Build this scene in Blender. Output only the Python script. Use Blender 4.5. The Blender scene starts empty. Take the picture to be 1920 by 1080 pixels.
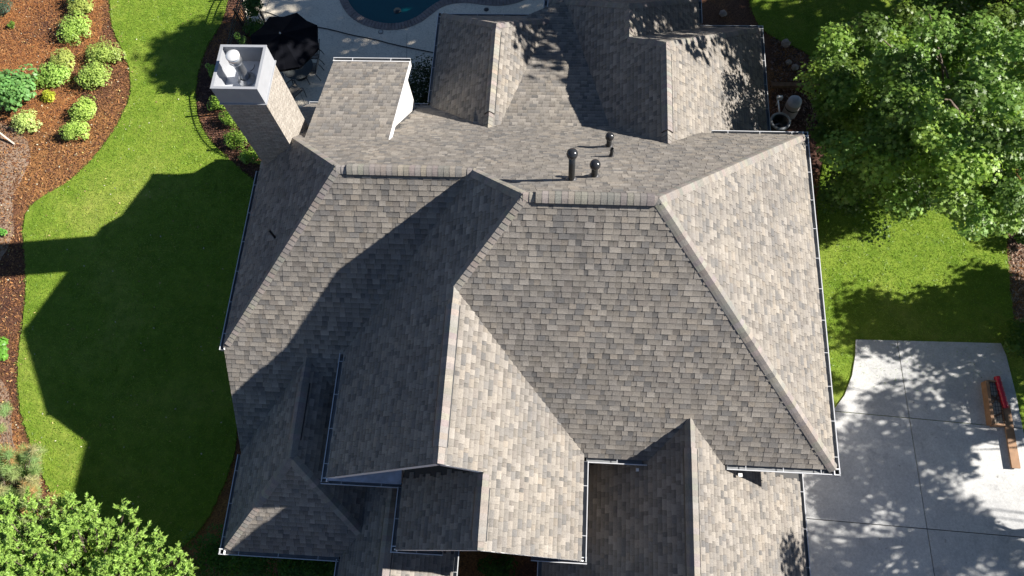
import bpy, math, random
import numpy as np
from mathutils import Vector, Matrix
random.seed(7); rng = np.random.default_rng(7)
sc = bpy.context.scene
C = sc.collection
# ------------------------------------------------------------------ camera
S = 20.0                     # metres per survey unit (camera height above the upper eaves)
GZ = 0.29                    # ground lies 0.29 units below the upper eaves
CAM_Z = (1 + GZ) * S
FPX = 1447.19
def cam_matrix(t, r, yaw):
    return (Matrix.Rotation(yaw, 3, 'Z') @ Matrix.Rotation(t, 3, 'X') @ Matrix.Rotation(r, 3, 'Z'))
MC = cam_matrix(0.38351005, -0.15419301, 0.20238099)
cd = bpy.data.cameras.new('camera'); cam = bpy.data.objects.new('camera', cd); C.objects.link(cam)
cam.matrix_world = Matrix.Translation((0, 0, CAM_Z)) @ MC.to_4x4()
cd.sensor_width = 36; cd.lens = 36 * FPX / 1920; cd.clip_end = 1000
sc.camera = cam
# ------------------------------------------------------------------ light
SUN = Vector((1.5, 0.18, 1.0)).normalized()
w = bpy.data.worlds.new('World'); sc.world = w; w.use_nodes = True
nt = w.node_tree; bg = nt.nodes['Background']
sky = nt.nodes.new('ShaderNodeTexSky'); sky.sky_type = 'NISHITA'; sky.sun_disc = False
sky.sun_elevation = math.asin(SUN.z); sky.sun_rotation = math.atan2(SUN.x, SUN.y); sky.altitude = 2500; sky.ozone_density = 2.0; sky.dust_density = .4
nt.links.new(sky.outputs[0], bg.inputs[0]); bg.inputs[1].default_value = 0.05
sd = bpy.data.lights.new('sun', 'SUN'); sd.energy = 5.0; sd.angle = math.radians(0.53); sd.color = (1, .945, .87)
so = bpy.data.objects.new('sun', sd); C.objects.link(so); so.rotation_euler = SUN.to_track_quat('Z', 'Y').to_euler()
sc.view_settings.view_transform = 'Standard'; sc.view_settings.look = 'None'
sc.view_settings.exposure = 1.15; sc.view_settings.gamma = 1; sc.view_settings.use_curve_mapping = False

# ------------------------------------------------------------------ helpers
def at(px, py, z=0.0):
    """photo point -> point of the place at height z (metres above ground)"""
    v = MC @ Vector(((px - 960) / FPX, -(py - 540) / FPX, -1.0))
    t = (CAM_Z - z) / -v.z
    return Vector((v.x * t, v.y * t, z))
def proj(p):
    c = MC.transposed() @ (Vector(p) - Vector((0, 0, CAM_Z)))
    return 960 + FPX * c.x / -c.z, 540 - FPX * c.y / -c.z
def uw(x, y, z): return Vector((x * S, y * S, (z + GZ) * S))

def link(o, parent=None):
    C.objects.link(o)
    if parent is not None: o.parent = parent
    return o
def tag(o, label=None, cat=None, group=None, kind=None):
    if label: o['label'] = label
    if cat: o['category'] = cat
    if group: o['group'] = group
    if kind: o['kind'] = kind
    return o
def empty(name, loc=(0, 0, 0), rz=0):
    o = bpy.data.objects.new(name, None); o.location = loc; o.rotation_euler = (0, 0, rz); o.empty_display_size = .3
    return link(o)
class MB:
    def __init__(s): s.v = []; s.f = []; s.c = []; s.sm = []
    def face(s, pts, col=None, smooth=False):
        n = len(s.v); s.v += [tuple(p) for p in pts]; s.f.append(tuple(range(n, n + len(pts)))); s.c.append(col or (1, 1, 1)); s.sm.append(smooth)
    def mesh(s, vs, fs, col=None, smooth=False):
        n = len(s.v); s.v += [tuple(p) for p in vs]
        for k, f in enumerate(fs):
            c = col or (1, 1, 1)
            if isinstance(c, list): c = (c if k == 0 else tuple(q * .5 for q in c[0]))  # shingle side faces tinted darker: course shadow painted into the colour
            s.f.append(tuple(i + n for i in f)); s.c.append(c); s.sm.append(smooth)
    def box(s, x0, y0, z0, x1, y1, z1, col=None):
        v = [(x, y, z) for z in (z0, z1) for y in (y0, y1) for x in (x0, x1)]
        s.mesh(v, [(0, 2, 3, 1), (4, 5, 7, 6), (0, 1, 5, 4), (2, 6, 7, 3), (0, 4, 6, 2), (1, 3, 7, 5)], col)
    def obox(s, c, ax, ay, az, col=None):
        c = Vector(c); v = [c + ax * i + ay * j + az * k for k in (-1, 1) for j in (-1, 1) for i in (-1, 1)]
        s.mesh(v, [(0, 2, 3, 1), (4, 5, 7, 6), (0, 1, 5, 4), (2, 6, 7, 3), (0, 4, 6, 2), (1, 3, 7, 5)], col)
    def bar(s, a, b, w, h=None, col=None):
        a = Vector(a); b = Vector(b); d = (b - a); L = d.length; d.normalize()
        up = Vector((0, 0, 1)) if abs(d.z) < .95 else Vector((0, 1, 0))
        x = d.cross(up).normalized(); y = x.cross(d)
        s.obox((a + b) / 2, x * w / 2, y * (h or w) / 2, d * L / 2, col)
    def tube(s, pts, r, n=8, col=None, cap=True):
        pts = [Vector(p) for p in pts]; rs = r if isinstance(r, (list, tuple)) else [r] * len(pts)
        rings = []; x = None
        for i, p in enumerate(pts):
            d = (pts[min(i + 1, len(pts) - 1)] - pts[max(i - 1, 0)]).normalized()
            if x is None:
                up = Vector((0, 0, 1)) if abs(d.z) < .9 else Vector((0, 1, 0)); x = d.cross(up).normalized()
            else: x = (x - d * x.dot(d)).normalized()
            y = d.cross(x)
            rings.append([p + (x * math.cos(2 * math.pi * k / n) + y * math.sin(2 * math.pi * k / n)) * rs[i] for k in range(n)])
        vs = [v for R_ in rings for v in R_]; fs = []
        for i in range(len(pts) - 1):
            for k in range(n): fs.append((i * n + k, i * n + (k + 1) % n, (i + 1) * n + (k + 1) % n, (i + 1) * n + k))
        s.mesh(vs, fs, col, True)
        if cap: s.face(rings[-1], col); s.face(rings[0][::-1], col)
    def lathe(s, c, prof, n=20, col=None, smooth=True, axis=None):
        c = Vector(c); vs = []; fs = []
        for r, z in prof:
            for k in range(n):
                a = 2 * math.pi * k / n; vs.append(c + Vector((r * math.cos(a), r * math.sin(a), z)))
        for i in range(len(prof) - 1):
            for k in range(n): fs.append((i * n + k, i * n + (k + 1) % n, (i + 1) * n + (k + 1) % n, (i + 1) * n + k))
        s.mesh(vs, fs, col, smooth)
    def prism(s, poly, z0, z1, col=None):
        n = len(poly); ar = sum(poly[i][0] * poly[(i + 1) % n][1] - poly[(i + 1) % n][0] * poly[i][1] for i in range(n))
        if ar < 0: poly = poly[::-1]
        v = [(p[0], p[1], z0) for p in poly] + [(p[0], p[1], z1) for p in poly]
        s.mesh(v, [tuple(range(n, 2 * n)), tuple(range(n - 1, -1, -1))] + [(i, (i + 1) % n, n + (i + 1) % n, n + i) for i in range(n)], col)
    def build(s, name, m, parent=None, colattr=False):
        me = bpy.data.meshes.new(name); me.from_pydata(s.v, [], s.f)
        me.polygons.foreach_set('use_smooth', s.sm)
        if colattr:
            a = me.color_attributes.new('tint', 'FLOAT_COLOR', 'CORNER')
            cc = []
            for f, c in zip(s.f, s.c): cc += list(c) if isinstance(c, list) else [c] * len(f)
            cc = np.array(cc, dtype=np.float32)
            a.data.foreach_set('color', np.hstack([cc, np.ones((len(cc), 1), np.float32)]).ravel())
        me.materials.append(m); me.update()
        return link(bpy.data.objects.new(name, me), parent)

# ------------------------------------------------------------------ materials
def newmat(name):
    m = bpy.data.materials.new(name); m.use_nodes = True
    return m, m.node_tree, m.node_tree.nodes['Principled BSDF']
def N(t, k, **kw):
    n = t.nodes.new(k)
    for a, b in kw.items(): setattr(n, a, b)
    return n
def plain(name, col, rough=.6, metal=0, noise=0, nscale=6, bump=0, bscale=30, spec=None):
    m, t, b = newmat(name); b.inputs['Roughness'].default_value = rough; b.inputs['Metallic'].default_value = metal
    if spec is not None: b.inputs['Specular IOR Level'].default_value = spec
    tc = N(t, 'ShaderNodeTexCoord')
    no = N(t, 'ShaderNodeTexNoise'); no.inputs['Scale'].default_value = nscale; no.inputs['Detail'].default_value = 6
    t.links.new(tc.outputs['Object'], no.inputs['Vector'])
    r = N(t, 'ShaderNodeValToRGB'); e = r.color_ramp.elements
    e[0].position = .3; e[1].position = .7
    e[0].color = (*[c * (1 - noise) for c in col], 1); e[1].color = (*[min(1, c * (1 + noise)) for c in col], 1)
    t.links.new(no.outputs['Fac'], r.inputs[0]); t.links.new(r.outputs[0], b.inputs['Base Color'])
    if bump:
        n2 = N(t, 'ShaderNodeTexNoise'); n2.inputs['Scale'].default_value = bscale; n2.inputs['Detail'].default_value = 4
        t.links.new(tc.outputs['Object'], n2.inputs['Vector'])
        bp = N(t, 'ShaderNodeBump'); bp.inputs['Strength'].default_value = bump; bp.inputs['Distance'].default_value = .02
        t.links.new(n2.outputs['Fac'], bp.inputs['Height']); t.links.new(bp.outputs[0], b.inputs['Normal'])
    return m
def ramp(t, src, stops):
    r = N(t, 'ShaderNodeValToRGB'); e = r.color_ramp.elements
    while len(e) < len(stops): e.new(.5)
    for i, (p, c) in enumerate(stops): e[i].position = p; e[i].color = (*c, 1)
    t.links.new(src, r.inputs[0]); return r.outputs[0]
def noise(t, vec, scale, detail=5, rough=.6, dist=0):
    n = N(t, 'ShaderNodeTexNoise'); n.inputs['Scale'].default_value = scale; n.inputs['Detail'].default_value = detail
    n.inputs['Roughness'].default_value = rough; n.inputs['Distortion'].default_value = dist
    t.links.new(vec, n.inputs['Vector']); return n.outputs['Fac']
def mix(t, a, b, fac, mode='MIX'):
    n = N(t, 'ShaderNodeMix', data_type='RGBA', blend_type=mode)
    for v, k in ((a, 6), (b, 7)):
        if isinstance(v, tuple): n.inputs[k].default_value = (*v, 1)
        else: t.links.new(v, n.inputs[k])
    if isinstance(fac, (int, float)): n.inputs[0].default_value = fac
    else: t.links.new(fac, n.inputs[0])
    return n.outputs[2]
def setbump(t, b, h, st, dist=.02):
    bp = N(t, 'ShaderNodeBump'); bp.inputs['Strength'].default_value = st; bp.inputs['Distance'].default_value = dist
    t.links.new(h, bp.inputs['Height']); t.links.new(bp.outputs[0], b.inputs['Normal'])

def shingle_mat():
    m, t, b = newmat('asphalt_shingle'); b.inputs['Roughness'].default_value = .93; b.inputs['Specular IOR Level'].default_value = .25
    at_ = N(t, 'ShaderNodeAttribute', attribute_name='tint'); g = N(t, 'ShaderNodeNewGeometry')
    gr = noise(t, g.outputs['Position'], 60, 3, .8)
    big = noise(t, g.outputs['Position'], .5, 4, .6)
    c = mix(t, at_.outputs['Color'], ramp(t, gr, [(.32, (.62, .62, .62)), (.68, (1.3, 1.3, 1.3))]), 1, 'MULTIPLY')
    c = mix(t, c, ramp(t, big, [(.35, (.9, .9, .91)), (.65, (1.08, 1.06, 1.03))]), 1, 'MULTIPLY')
    st = noise(t, g.outputs['Position'], 1.7, 5, .7, .8)
    c = mix(t, c, ramp(t, st, [(.3, (.88, .88, .88)), (.5, (1, 1, 1)), (.72, (1.05, 1.04, 1.02))]), 1, 'MULTIPLY')
    t.links.new(c, b.inputs['Base Color']); setbump(t, b, gr, .5, .01)
    return m
M_sh = shingle_mat()
M_deck = plain('roof_underlay', (.05, .05, .05), .9)
M_white = plain('white_paint', (.78, .78, .77), .45, noise=.04)
M_gut = plain('gutter_aluminium', (.55, .56, .575), .35, noise=.06, nscale=3)
M_gutin = plain('gutter_inside', (.2, .21, .22), .6, noise=.2, nscale=4)
M_black = plain('black_vent', (.018, .019, .02), .3, noise=.3, nscale=20)
M_blackmetal = plain('black_metal', (.02, .02, .022), .4)
M_galv = plain('galvanised_steel', (.62, .64, .66), .28, metal=.85, noise=.15, nscale=9, bump=.2, bscale=12)
M_lead = plain('flashing_metal', (.42, .44, .5), .4, metal=.3, noise=.2, nscale=5)
def brick_mat(name, c1, c2, mo, off=0):
    m, t, b = newmat(name); b.inputs['Roughness'].default_value = .85
    g = N(t, 'ShaderNodeNewGeometry'); sx = N(t, 'ShaderNodeSeparateXYZ'); t.links.new(g.outputs['Position'], sx.inputs[0])
    ad = N(t, 'ShaderNodeMath', operation='ADD'); t.links.new(sx.outputs[0], ad.inputs[0]); t.links.new(sx.outputs[1], ad.inputs[1])
    cb = N(t, 'ShaderNodeCombineXYZ'); t.links.new(ad.outputs[0], cb.inputs[0]); t.links.new(sx.outputs[2], cb.inputs[1])
    br = N(t, 'ShaderNodeTexBrick'); br.inputs['Scale'].default_value = 1; br.inputs['Brick Width'].default_value = .21; br.inputs['Row Height'].default_value = .075
    br.inputs['Mortar Size'].default_value = .007; br.inputs['Color1'].default_value = (*c1, 1); br.inputs['Color2'].default_value = (*c2, 1); br.inputs['Mortar'].default_value = (*mo, 1)
    t.links.new(cb.outputs[0], br.inputs['Vector'])
    n = noise(t, g.outputs['Position'], 9, 6, .7)
    c = mix(t, br.outputs['Color'], ramp(t, n, [(.3, (.72, .7, .68)), (.65, (1.15, 1.13, 1.1))]), 1, 'MULTIPLY')
    t.links.new(c, b.inputs['Base Color'])
    mx = N(t, 'ShaderNodeMath', operation='MULTIPLY_ADD'); t.links.new(br.outputs['Fac'], mx.inputs[0]); mx.inputs[1].default_value = -1.0; t.links.new(n, mx.inputs[2])
    setbump(t, b, mx.outputs[0], .9, .03); return m
M_chim = brick_mat('washed_brick', (.4, .37, .33), (.3, .275, .24), (.2, .19, .18))
M_wall = brick_mat('house_brick', (.5, .45, .39), (.38, .33, .28), (.45, .43, .4))

def leaf_mat(name, hue=(1, 1, 1), trans=.35, rough=.4):
    m, t, b = newmat(name)
    at_ = N(t, 'ShaderNodeAttribute', attribute_name='tint')
    b.inputs['Roughness'].default_value = rough; b.inputs['Specular IOR Level'].default_value = .28
    c = mix(t, at_.outputs['Color'], hue, 1, 'MULTIPLY')
    t.links.new(c, b.inputs['Base Color'])
    tr = N(t, 'ShaderNodeBsdfTranslucent'); c2 = mix(t, c, (1.15, 1.3, .45), 1, 'MULTIPLY'); t.links.new(c2, tr.inputs[0])
    ms = N(t, 'ShaderNodeMixShader'); ms.inputs[0].default_value = trans
    t.links.new(b.outputs[0], ms.inputs[1]); t.links.new(tr.outputs[0], ms.inputs[2])
    t.links.new(ms.outputs[0], t.nodes['Material Output'].inputs[0]); return m
M_leaf = leaf_mat('leaf')
M_leafg = leaf_mat('glossy_leaf', trans=.3, rough=.42)
M_bark = plain('bark', (.12, .09, .07), .9, noise=.4, nscale=8, bump=.8, bscale=25)

def lawn_mat():
    m, t, b = newmat('turf'); b.inputs['Roughness'].default_value = .9; b.inputs['Specular IOR Level'].default_value = .15
    g = N(t, 'ShaderNodeNewGeometry'); P_ = g.outputs['Position']
    big = noise(t, P_, .25, 5, .6, .5); mid = noise(t, P_, 2.2, 6, .7); fine = noise(t, P_, 38, 4, .85)
    c = ramp(t, big, [(.28, (.13, .225, .022)), (.52, (.185, .28, .034)), (.75, (.28, .34, .07))])
    c = mix(t, c, ramp(t, mid, [(.32, (.7, .78, .65)), (.68, (1.3, 1.17, 1.3))]), 1, 'MULTIPLY')
    c = mix(t, c, ramp(t, fine, [(.3, (.45, .5, .4)), (.5, (.95, .97, .9)), (.72, (1.6, 1.45, 1.5))]), 1, 'MULTIPLY')
    t.links.new(c, b.inputs['Base Color']); setbump(t, b, fine, 1, .04); return m
M_lawn = lawn_mat()
def mulch_mat():
    m, t, b = newmat('mulch'); b.inputs['Roughness'].default_value = .95
    g = N(t, 'ShaderNodeNewGeometry'); P_ = g.outputs['Position']
    mp = N(t, 'ShaderNodeMapping'); mp.inputs['Scale'].default_value = (1, 1, 1); t.links.new(P_, mp.inputs[0])
    zone = noise(t, P_, .22, 4, .6, .6); fine = noise(t, P_, 26, 5, .8, .8); v = N(t, 'ShaderNodeTexVoronoi'); v.inputs['Scale'].default_value = 22
    t.links.new(P_, v.inputs['Vector'])
    c = ramp(t, zone, [(.38, (.085, .038, .025)), (.5, (.16, .07, .032)), (.6, (.3, .14, .045))])
    c = mix(t, c, ramp(t, fine, [(.3, (.35, .32, .3)), (.52, (.95, .95, .95)), (.72, (2.1, 1.9, 1.7))]), 1, 'MULTIPLY')
    c = mix(t, c, ramp(t, v.outputs['Color'], [(.1, (.6, .6, .6)), (.8, (1.3, 1.3, 1.3))]), 1, 'MULTIPLY')
    t.links.new(c, b.inputs['Base Color']); setbump(t, b, fine, 1, .06); return m
M_mulch = mulch_mat()
def soil_mat():
    m, t, b = newmat('bare_soil'); b.inputs['Roughness'].default_value = .95
    g = N(t, 'ShaderNodeNewGeometry'); P_ = g.outputs['Position']
    a = noise(t, P_, .6, 5, .6); f_ = noise(t, P_, 24, 5, .8)
    c = ramp(t, a, [(.3, (.2, .13, .085)), (.7, (.36, .27, .2))])
    c = mix(t, c, ramp(t, f_, [(.3, (.5, .45, .4)), (.7, (1.5, 1.45, 1.4))]), 1, 'MULTIPLY')
    t.links.new(c, b.inputs['Base Color']); setbump(t, b, f_, .8, .04); return m
M_soil = soil_mat()
def concrete_mat(name, c1, c2, crack=0, stain=0):
    m, t, b = newmat(name); b.inputs['Roughness'].default_value = .85
    g = N(t, 'ShaderNodeNewGeometry'); P_ = g.outputs['Position']
    a = noise(t, P_, .5, 6, .65, .5); f_ = noise(t, P_, 14, 6, .75); ff = noise(t, P_, 60, 3, .8)
    c = ramp(t, a, [(.3, c1), (.7, c2)])
    c = mix(t, c, ramp(t, f_, [(.3, (.8, .8, .8)), (.7, (1.14, 1.14, 1.14))]), 1, 'MULTIPLY')
    c = mix(t, c, ramp(t, ff, [(.3, (.8, .8, .8)), (.6, (1.08, 1.08, 1.08))]), 1, 'MULTIPLY')
    if stain:
        oi = N(t, 'ShaderNodeObjectInfo'); c = mix(t, c, ramp(t, oi.outputs['Random'], [(0, (.9, .9, .9)), (1, (1.06, 1.06, 1.06))]), 1, 'MULTIPLY')
        sp = noise(t, P_, 1.6, 7, .75, 1.0); c = mix(t, c, ramp(t, sp, [(.3, (.72, .72, .73)), (.44, (.96, .96, .96)), (.7, (1.06, 1.06, 1.05))]), 1, 'MULTIPLY')
        dr = noise(t, P_, 7, 3, .5); c = mix(t, c, ramp(t, dr, [(.2, (.45, .44, .42)), (.29, (1, 1, 1))]), 1, 'MULTIPLY')
    if crack:
        v = N(t, 'ShaderNodeTexVoronoi', feature='DISTANCE_TO_EDGE'); v.inputs['Scale'].default_value = 2.6
        wv = noise(t, P_, 5, 5, .7); cm = N(t, 'ShaderNodeVectorMath', operation='ADD'); cb = N(t, 'ShaderNodeVectorMath', operation='SCALE')
        nv = N(t, 'ShaderNodeTexNoise'); nv.inputs['Scale'].default_value = 3; t.links.new(P_, nv.inputs[0]); t.links.new(nv.outputs['Color'], cb.inputs[0]); cb.inputs['Scale'].default_value = .8
        t.links.new(P_, cm.inputs[0]); t.links.new(cb.outputs[0], cm.inputs[1]); t.links.new(cm.outputs[0], v.inputs['Vector'])
        c = mix(t, c, ramp(t, v.outputs['Distance'], [(0, (.72, .72, .72)), (.03, (1, 1, 1))]), 1, 'MULTIPLY')
        setbump(t, b, v.outputs['Distance'], .25, .02)
    else: setbump(t, b, ff, .3, .01)
    t.links.new(c, b.inputs['Base Color']); return m
M_drive = concrete_mat('driveway_concrete', (.44, .445, .45), (.62, .62, .605), 0, 1)
M_patio = concrete_mat('stamped_concrete', (.62, .55, .44), (.74, .67, .54), 1)

# ------------------------------------------------------------------ 2D helpers
def chaikin(p, n=2, closed=True):
    for _ in range(n):
        q = []
        L = len(p)
        for i in range(L if closed else L - 1):
            a = Vector(p[i]); b = Vector(p[(i + 1) % L]); q += [a * .75 + b * .25, a * .25 + b * .75]
        if not closed: q = [Vector(p[0])] + q + [Vector(p[-1])]
        p = q
    return p
def clip_half(poly, p, n):
    """keep the side where (q-p).n <= 0"""
    out = []
    L = len(poly)
    for i in range(L):
        a = poly[i]; b = poly[(i + 1) % L]
        da = (a[0] - p[0]) * n[0] + (a[1] - p[1]) * n[1]; db = (b[0] - p[0]) * n[0] + (b[1] - p[1]) * n[1]
        if da <= 0: out.append(a)
        if (da < 0 < db) or (db < 0 < da):
            t = da / (da - db); out.append((a[0] + (b[0] - a[0]) * t, a[1] + (b[1] - a[1]) * t))
    return out
def ccw(poly):
    a = sum(poly[i][0] * poly[(i + 1) % len(poly)][1] - poly[(i + 1) % len(poly)][0] * poly[i][1] for i in range(len(poly)))
    return list(poly) if a > 0 else list(poly)[::-1]
def area2(poly): return abs(sum(poly[i][0] * poly[(i + 1) % len(poly)][1] - poly[(i + 1) % len(poly)][0] * poly[i][1] for i in range(len(poly)))) / 2
def clip_convex(poly, conv):
    for i in range(len(conv)):
        a = conv[i]; b = conv[(i + 1) % len(conv)]
        poly = clip_half(poly, a, (b[1] - a[1], -(b[0] - a[0])))
        if len(poly) < 3: return []
    return poly
def inside_conv(p, conv, eps=1e-9):
    for i in range(len(conv)):
        a = conv[i]; b = conv[(i + 1) % len(conv)]
        if (b[0] - a[0]) * (p[1] - a[1]) - (b[1] - a[1]) * (p[0] - a[0]) < -eps: return False
    return True
def inside_poly(p, poly):
    c = False; n = len(poly); j = n - 1
    for i in range(n):
        if (poly[i][1] > p[1]) != (poly[j][1] > p[1]) and p[0] < (poly[j][0] - poly[i][0]) * (p[1] - poly[i][1]) / (poly[j][1] - poly[i][1]) + poly[i][0]: c = not c
        j = i
    return c

# ------------------------------------------------------------------ setting: ground, lawns, beds
def sheet(name, poly, z, mat, thick=None, kind='structure', smooth=True):
    mb = MB(); mb.prism([(p[0], p[1]) for p in poly], (z - (thick or .01)), z)
    o = mb.build(name, mat); tag(o, kind=kind); return o
mb = MB(); mb.face([(-300, -300, 0), (300, -300, 0), (300, 300, 0), (-300, 300, 0)]); tag(mb.build('ground', M_mulch), kind='structure')
P2 = lambda pts, z=0.0: [tuple(at(x, y, z)[:2]) for x, y in pts]
def wobble(poly, amp=.03, step=.12):
    out = []
    for i in range(len(poly)):
        a = Vector(poly[i]); b = Vector(poly[(i + 1) % len(poly)]); n = max(1, int((b - a).length / step))
        if (b - a).length > 12: n = 1
        for k in range(n):
            p = a.lerp(b, k / n); out.append((p.x + random.uniform(-amp, amp), p.y + random.uniform(-amp, amp)))
    return out
lawnL = chaikin(P2([(200, -60), (206, 0), (212, 60), (238, 105), (250, 160), (238, 205), (198, 275), (130, 345), (68, 375), (44, 410), (45, 455), (52, 520), (46, 600), (34, 680), (36, 760), (64, 850), (100, 930), (118, 1000), (130, 1060), (230, 1075), (330, 1040), (385, 985), (425, 900), (444, 840), (452, 700), (600, 600), (600, 430), (470, 335), (430, 300), (385, 255), (366, 205), (368, 150), (385, 90), (420, 40), (440, -60)]), 2)
sheet('lawn', wobble(lawnL), .05, M_lawn, .05)
lawnR = chaikin(P2([(1398, -60), (1405, 20), (1440, 70), (1545, 110), (1560, 250), (1545, 300), (1530, 380), (1540, 470), (1480, 600), (1480, 780), (1640, 900), (1890, 900), (1960, 900), (1930, 700), (1900, 620), (1890, 520), (1885, 430), (1895, 330), (1960, 200), (1990, -60)]), 2)
sheet('lawn', wobble(lawnR), .05, M_lawn, .05)
soil = chaikin(P2([(-80, 215), (0, 225), (60, 260), (48, 330), (20, 370), (30, 420), (15, 470), (-10, 500), (-80, 520)]), 2)
sheet('soil_path', wobble(soil, .05), .012, M_soil)
soil2 = chaikin(P2([(-80, 680), (5, 700), (20, 760), (25, 850), (60, 900), (60, 980), (-80, 980)]), 2)
sheet('soil_path', wobble(soil2, .05), .012, M_soil)

# driveway slabs
drive = P2([(1603, 638), (1602, 668), (1596, 705), (1582, 742), (1560, 772), (1530, 780), (1400, 800), (1400, 1150), (2010, 1150), (1930, 880), (1902, 740), (1884, 668), (1874, 645)])
sheet('driveway_base', drive, .03, plain('joint_filler', (.02, .02, .02), .95), .03)
def cut(poly, a, b, side):
    a = Vector(a[:2]); b = Vector(b[:2]); d = (b - a).normalized(); n = Vector((d.y, -d.x)) * side
    return clip_half(poly, a - n * .012, n)
vA, vB = at(1680, 640), at(1750, 1080); h1a, h1b = at(1563, 772), at(1857, 799); h2a, h2b = at(1515, 973), at(1920, 1008)
for sv in (1, -1):
    col_ = cut(ccw(drive), vA, vB, sv)
    for rows in ([(h1a, h1b, 1)], [(h1a, h1b, -1), (h2a, h2b, 1)], [(h2a, h2b, -1)]):
        q = col_
        for a, b, s_ in rows: q = cut(q, a, b, s_)
        if len(q) > 2:
            o = sheet('driveway_slab', q, .09, M_drive, .09)

# ------------------------------------------------------------------ patio + pool
patio = P2([(455, -60), (458, 10), (470, 60), (480, 120), (520, 170), (560, 240), (640, 330), (1000, 330), (1040, -60)])
POOL_OUT = [(600, -130), (612, -60), (628, -25), (636, 0), (645, 19), (661, 36), (683, 48), (714, 56), (743, 56.5), (767, 51.5), (791, 41), (810, 26), (829, 12), (851, 6), (880, 5), (906, 9.5), (935, 11.5), (961, 8), (983, 1), (1003, -14), (1040, -60), (1080, -150)]
pool_out = chaikin(P2(POOL_OUT, .08), 2, closed=False)
M_pave = plain('coping_brick', (.2, .17, .16), .85, noise=.25, nscale=4, bump=.5, bscale=40)
# resample
def resample(pts, step):
    pts = [Vector(p) for p in pts]; out = [pts[0]]; acc = 0
    for a, b in zip(pts, pts[1:]):
        L = (b - a).length; pos = step - acc
        while pos <= L: out.append(a.lerp(b, pos / L)); pos += step
        acc = L - (pos - step)
    return out
path = resample(pool_out, .155)
inner = []
for i, p in enumerate(path):
    d = (path[min(i + 1, len(path) - 1)] - path[max(0, i - 1)]).normalized(); inner.append(p + Vector((-d.y, d.x)) * .34)
if inner[len(inner) // 2].y < path[len(path) // 2].y: inner = [p * 2 - q for p, q in zip(path, inner)]
# patio polygon minus pool: patio runs along the outer curve
pat_poly = [tuple(p) for p in P2([(455, -160), (455, -60), (458, 10), (470, 60), (480, 120), (520, 170), (560, 240), (640, 330), (1000, 330), (1100, 200), (1100, -150)])]
pp = [p for p in pat_poly]
sheet('patio', pp + [tuple(p) for p in reversed(path)], .08, M_patio, .08)
pool = empty('swimming_pool', (inner[len(inner) // 2].x, inner[len(inner) // 2].y + 3, 0))
tag(pool, 'curved swimming pool with dark teal water and brick coping behind the house', 'pool')
def local(o, parent):  # keep world coordinates under a moved parent
    o.matrix_parent_inverse = Matrix.Translation(-Vector(parent.location)); return o
m, t, b = newmat('pool_water'); b.inputs['Base Color'].default_value = (.0, .045, .06, 1); b.inputs['Roughness'].default_value = .06
g = N(t, 'ShaderNodeNewGeometry'); t.links.new(mix(t, (.0, .05, .065), (.0, .085, .1), noise(t, g.outputs['Position'], .5, 3)), b.inputs['Base Color'])
setbump(t, b, noise(t, g.outputs['Position'], 3, 3), .12, .05); M_water = m
mb = MB(); wp = [tuple(p) for p in inner] + [(path[-1].x, path[-1].y + 6), (path[0].x, path[0].y + 6)]
mb.prism(wp, -.06, -.02 + .03); local(mb.build('water', M_water, pool), pool)
mb = MB()
for a, b_ in zip(inner, inner[1:]): mb.face([(a.x, a.y, -.1), (b_.x, b_.y, -.1), (b_.x, b_.y, .07), (a.x, a.y, .07)])
local(mb.build('pool_wall', plain('pool_tile', (.03, .07, .09), .3), pool), pool)
for i in range(len(path) - 1):
    px, py = proj((path[i].x, path[i].y, .1))
    if py < -25: continue
    mb = MB(); e = .007
    a, b_, c_, d_ = path[i], path[i + 1], inner[i + 1], inner[i]
    u = (b_ - a).normalized() * e; z1 = .1 + random.uniform(-.004, .004)
    quad = [a + u, b_ - u, c_ - u, d_ + u]
    mb.prism([tuple(q) for q in quad], .0, z1); local(mb.build('coping_brick', M_pave, pool), pool)
mb = MB(); c_ = at(745, 20, .01); mb.lathe((c_.x, c_.y, .012), [(.16, 0), (.16, .01), (.0, .012)], 20); local(mb.build('drain_cover', M_black, pool), pool)
for (px, py, r, m_, lab) in ((912, 18, .11, M_blackmetal, 'round dark drain grate set in the patio between pool and roof'), (714, 60, .11, plain('deck_lid', (.42, .41, .37), .7), 'round pale lid set in the patio below the pool coping')):
    c_ = at(px, py, .08); t_ = empty('patio_cover', c_); mb = MB()
    mb.lathe((0, 0, .002), [(r, 0), (r, .008), (r * .85, .014)], 20); mb.build('rim', plain('lid_rim', (.16, .16, .15), .6), t_)
    mb = MB(); mb.lathe((0, 0, .002), [(r * .84, 0), (r * .84, .01), (.001, .012)], 20); mb.build('cover', m_, t_); tag(t_, lab, 'lid' if m_ is not M_blackmetal else 'drain')
# patio saw joints as thin dark strips
mb = MB()
for a, b_ in (((763, 62), (762, 140)), ((512, -20), (497, 22)), ((497, 22), (600, 260))):
    A = at(*a, .0825); B = at(*b_, .0825); mb.bar(A, B, .012, .002)
tag(mb.build('patio_joint', M_deck), kind='structure')

# ------------------------------------------------------------------ the house
house = empty('house', (0, 8, 0)); tag(house, 'large brick house under a complex steep roof of grey brown shingles with white gutters', 'house')
def H(o): return local(o, house)
E = .1430                                                      # shingle exposure along the slope, metres
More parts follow.
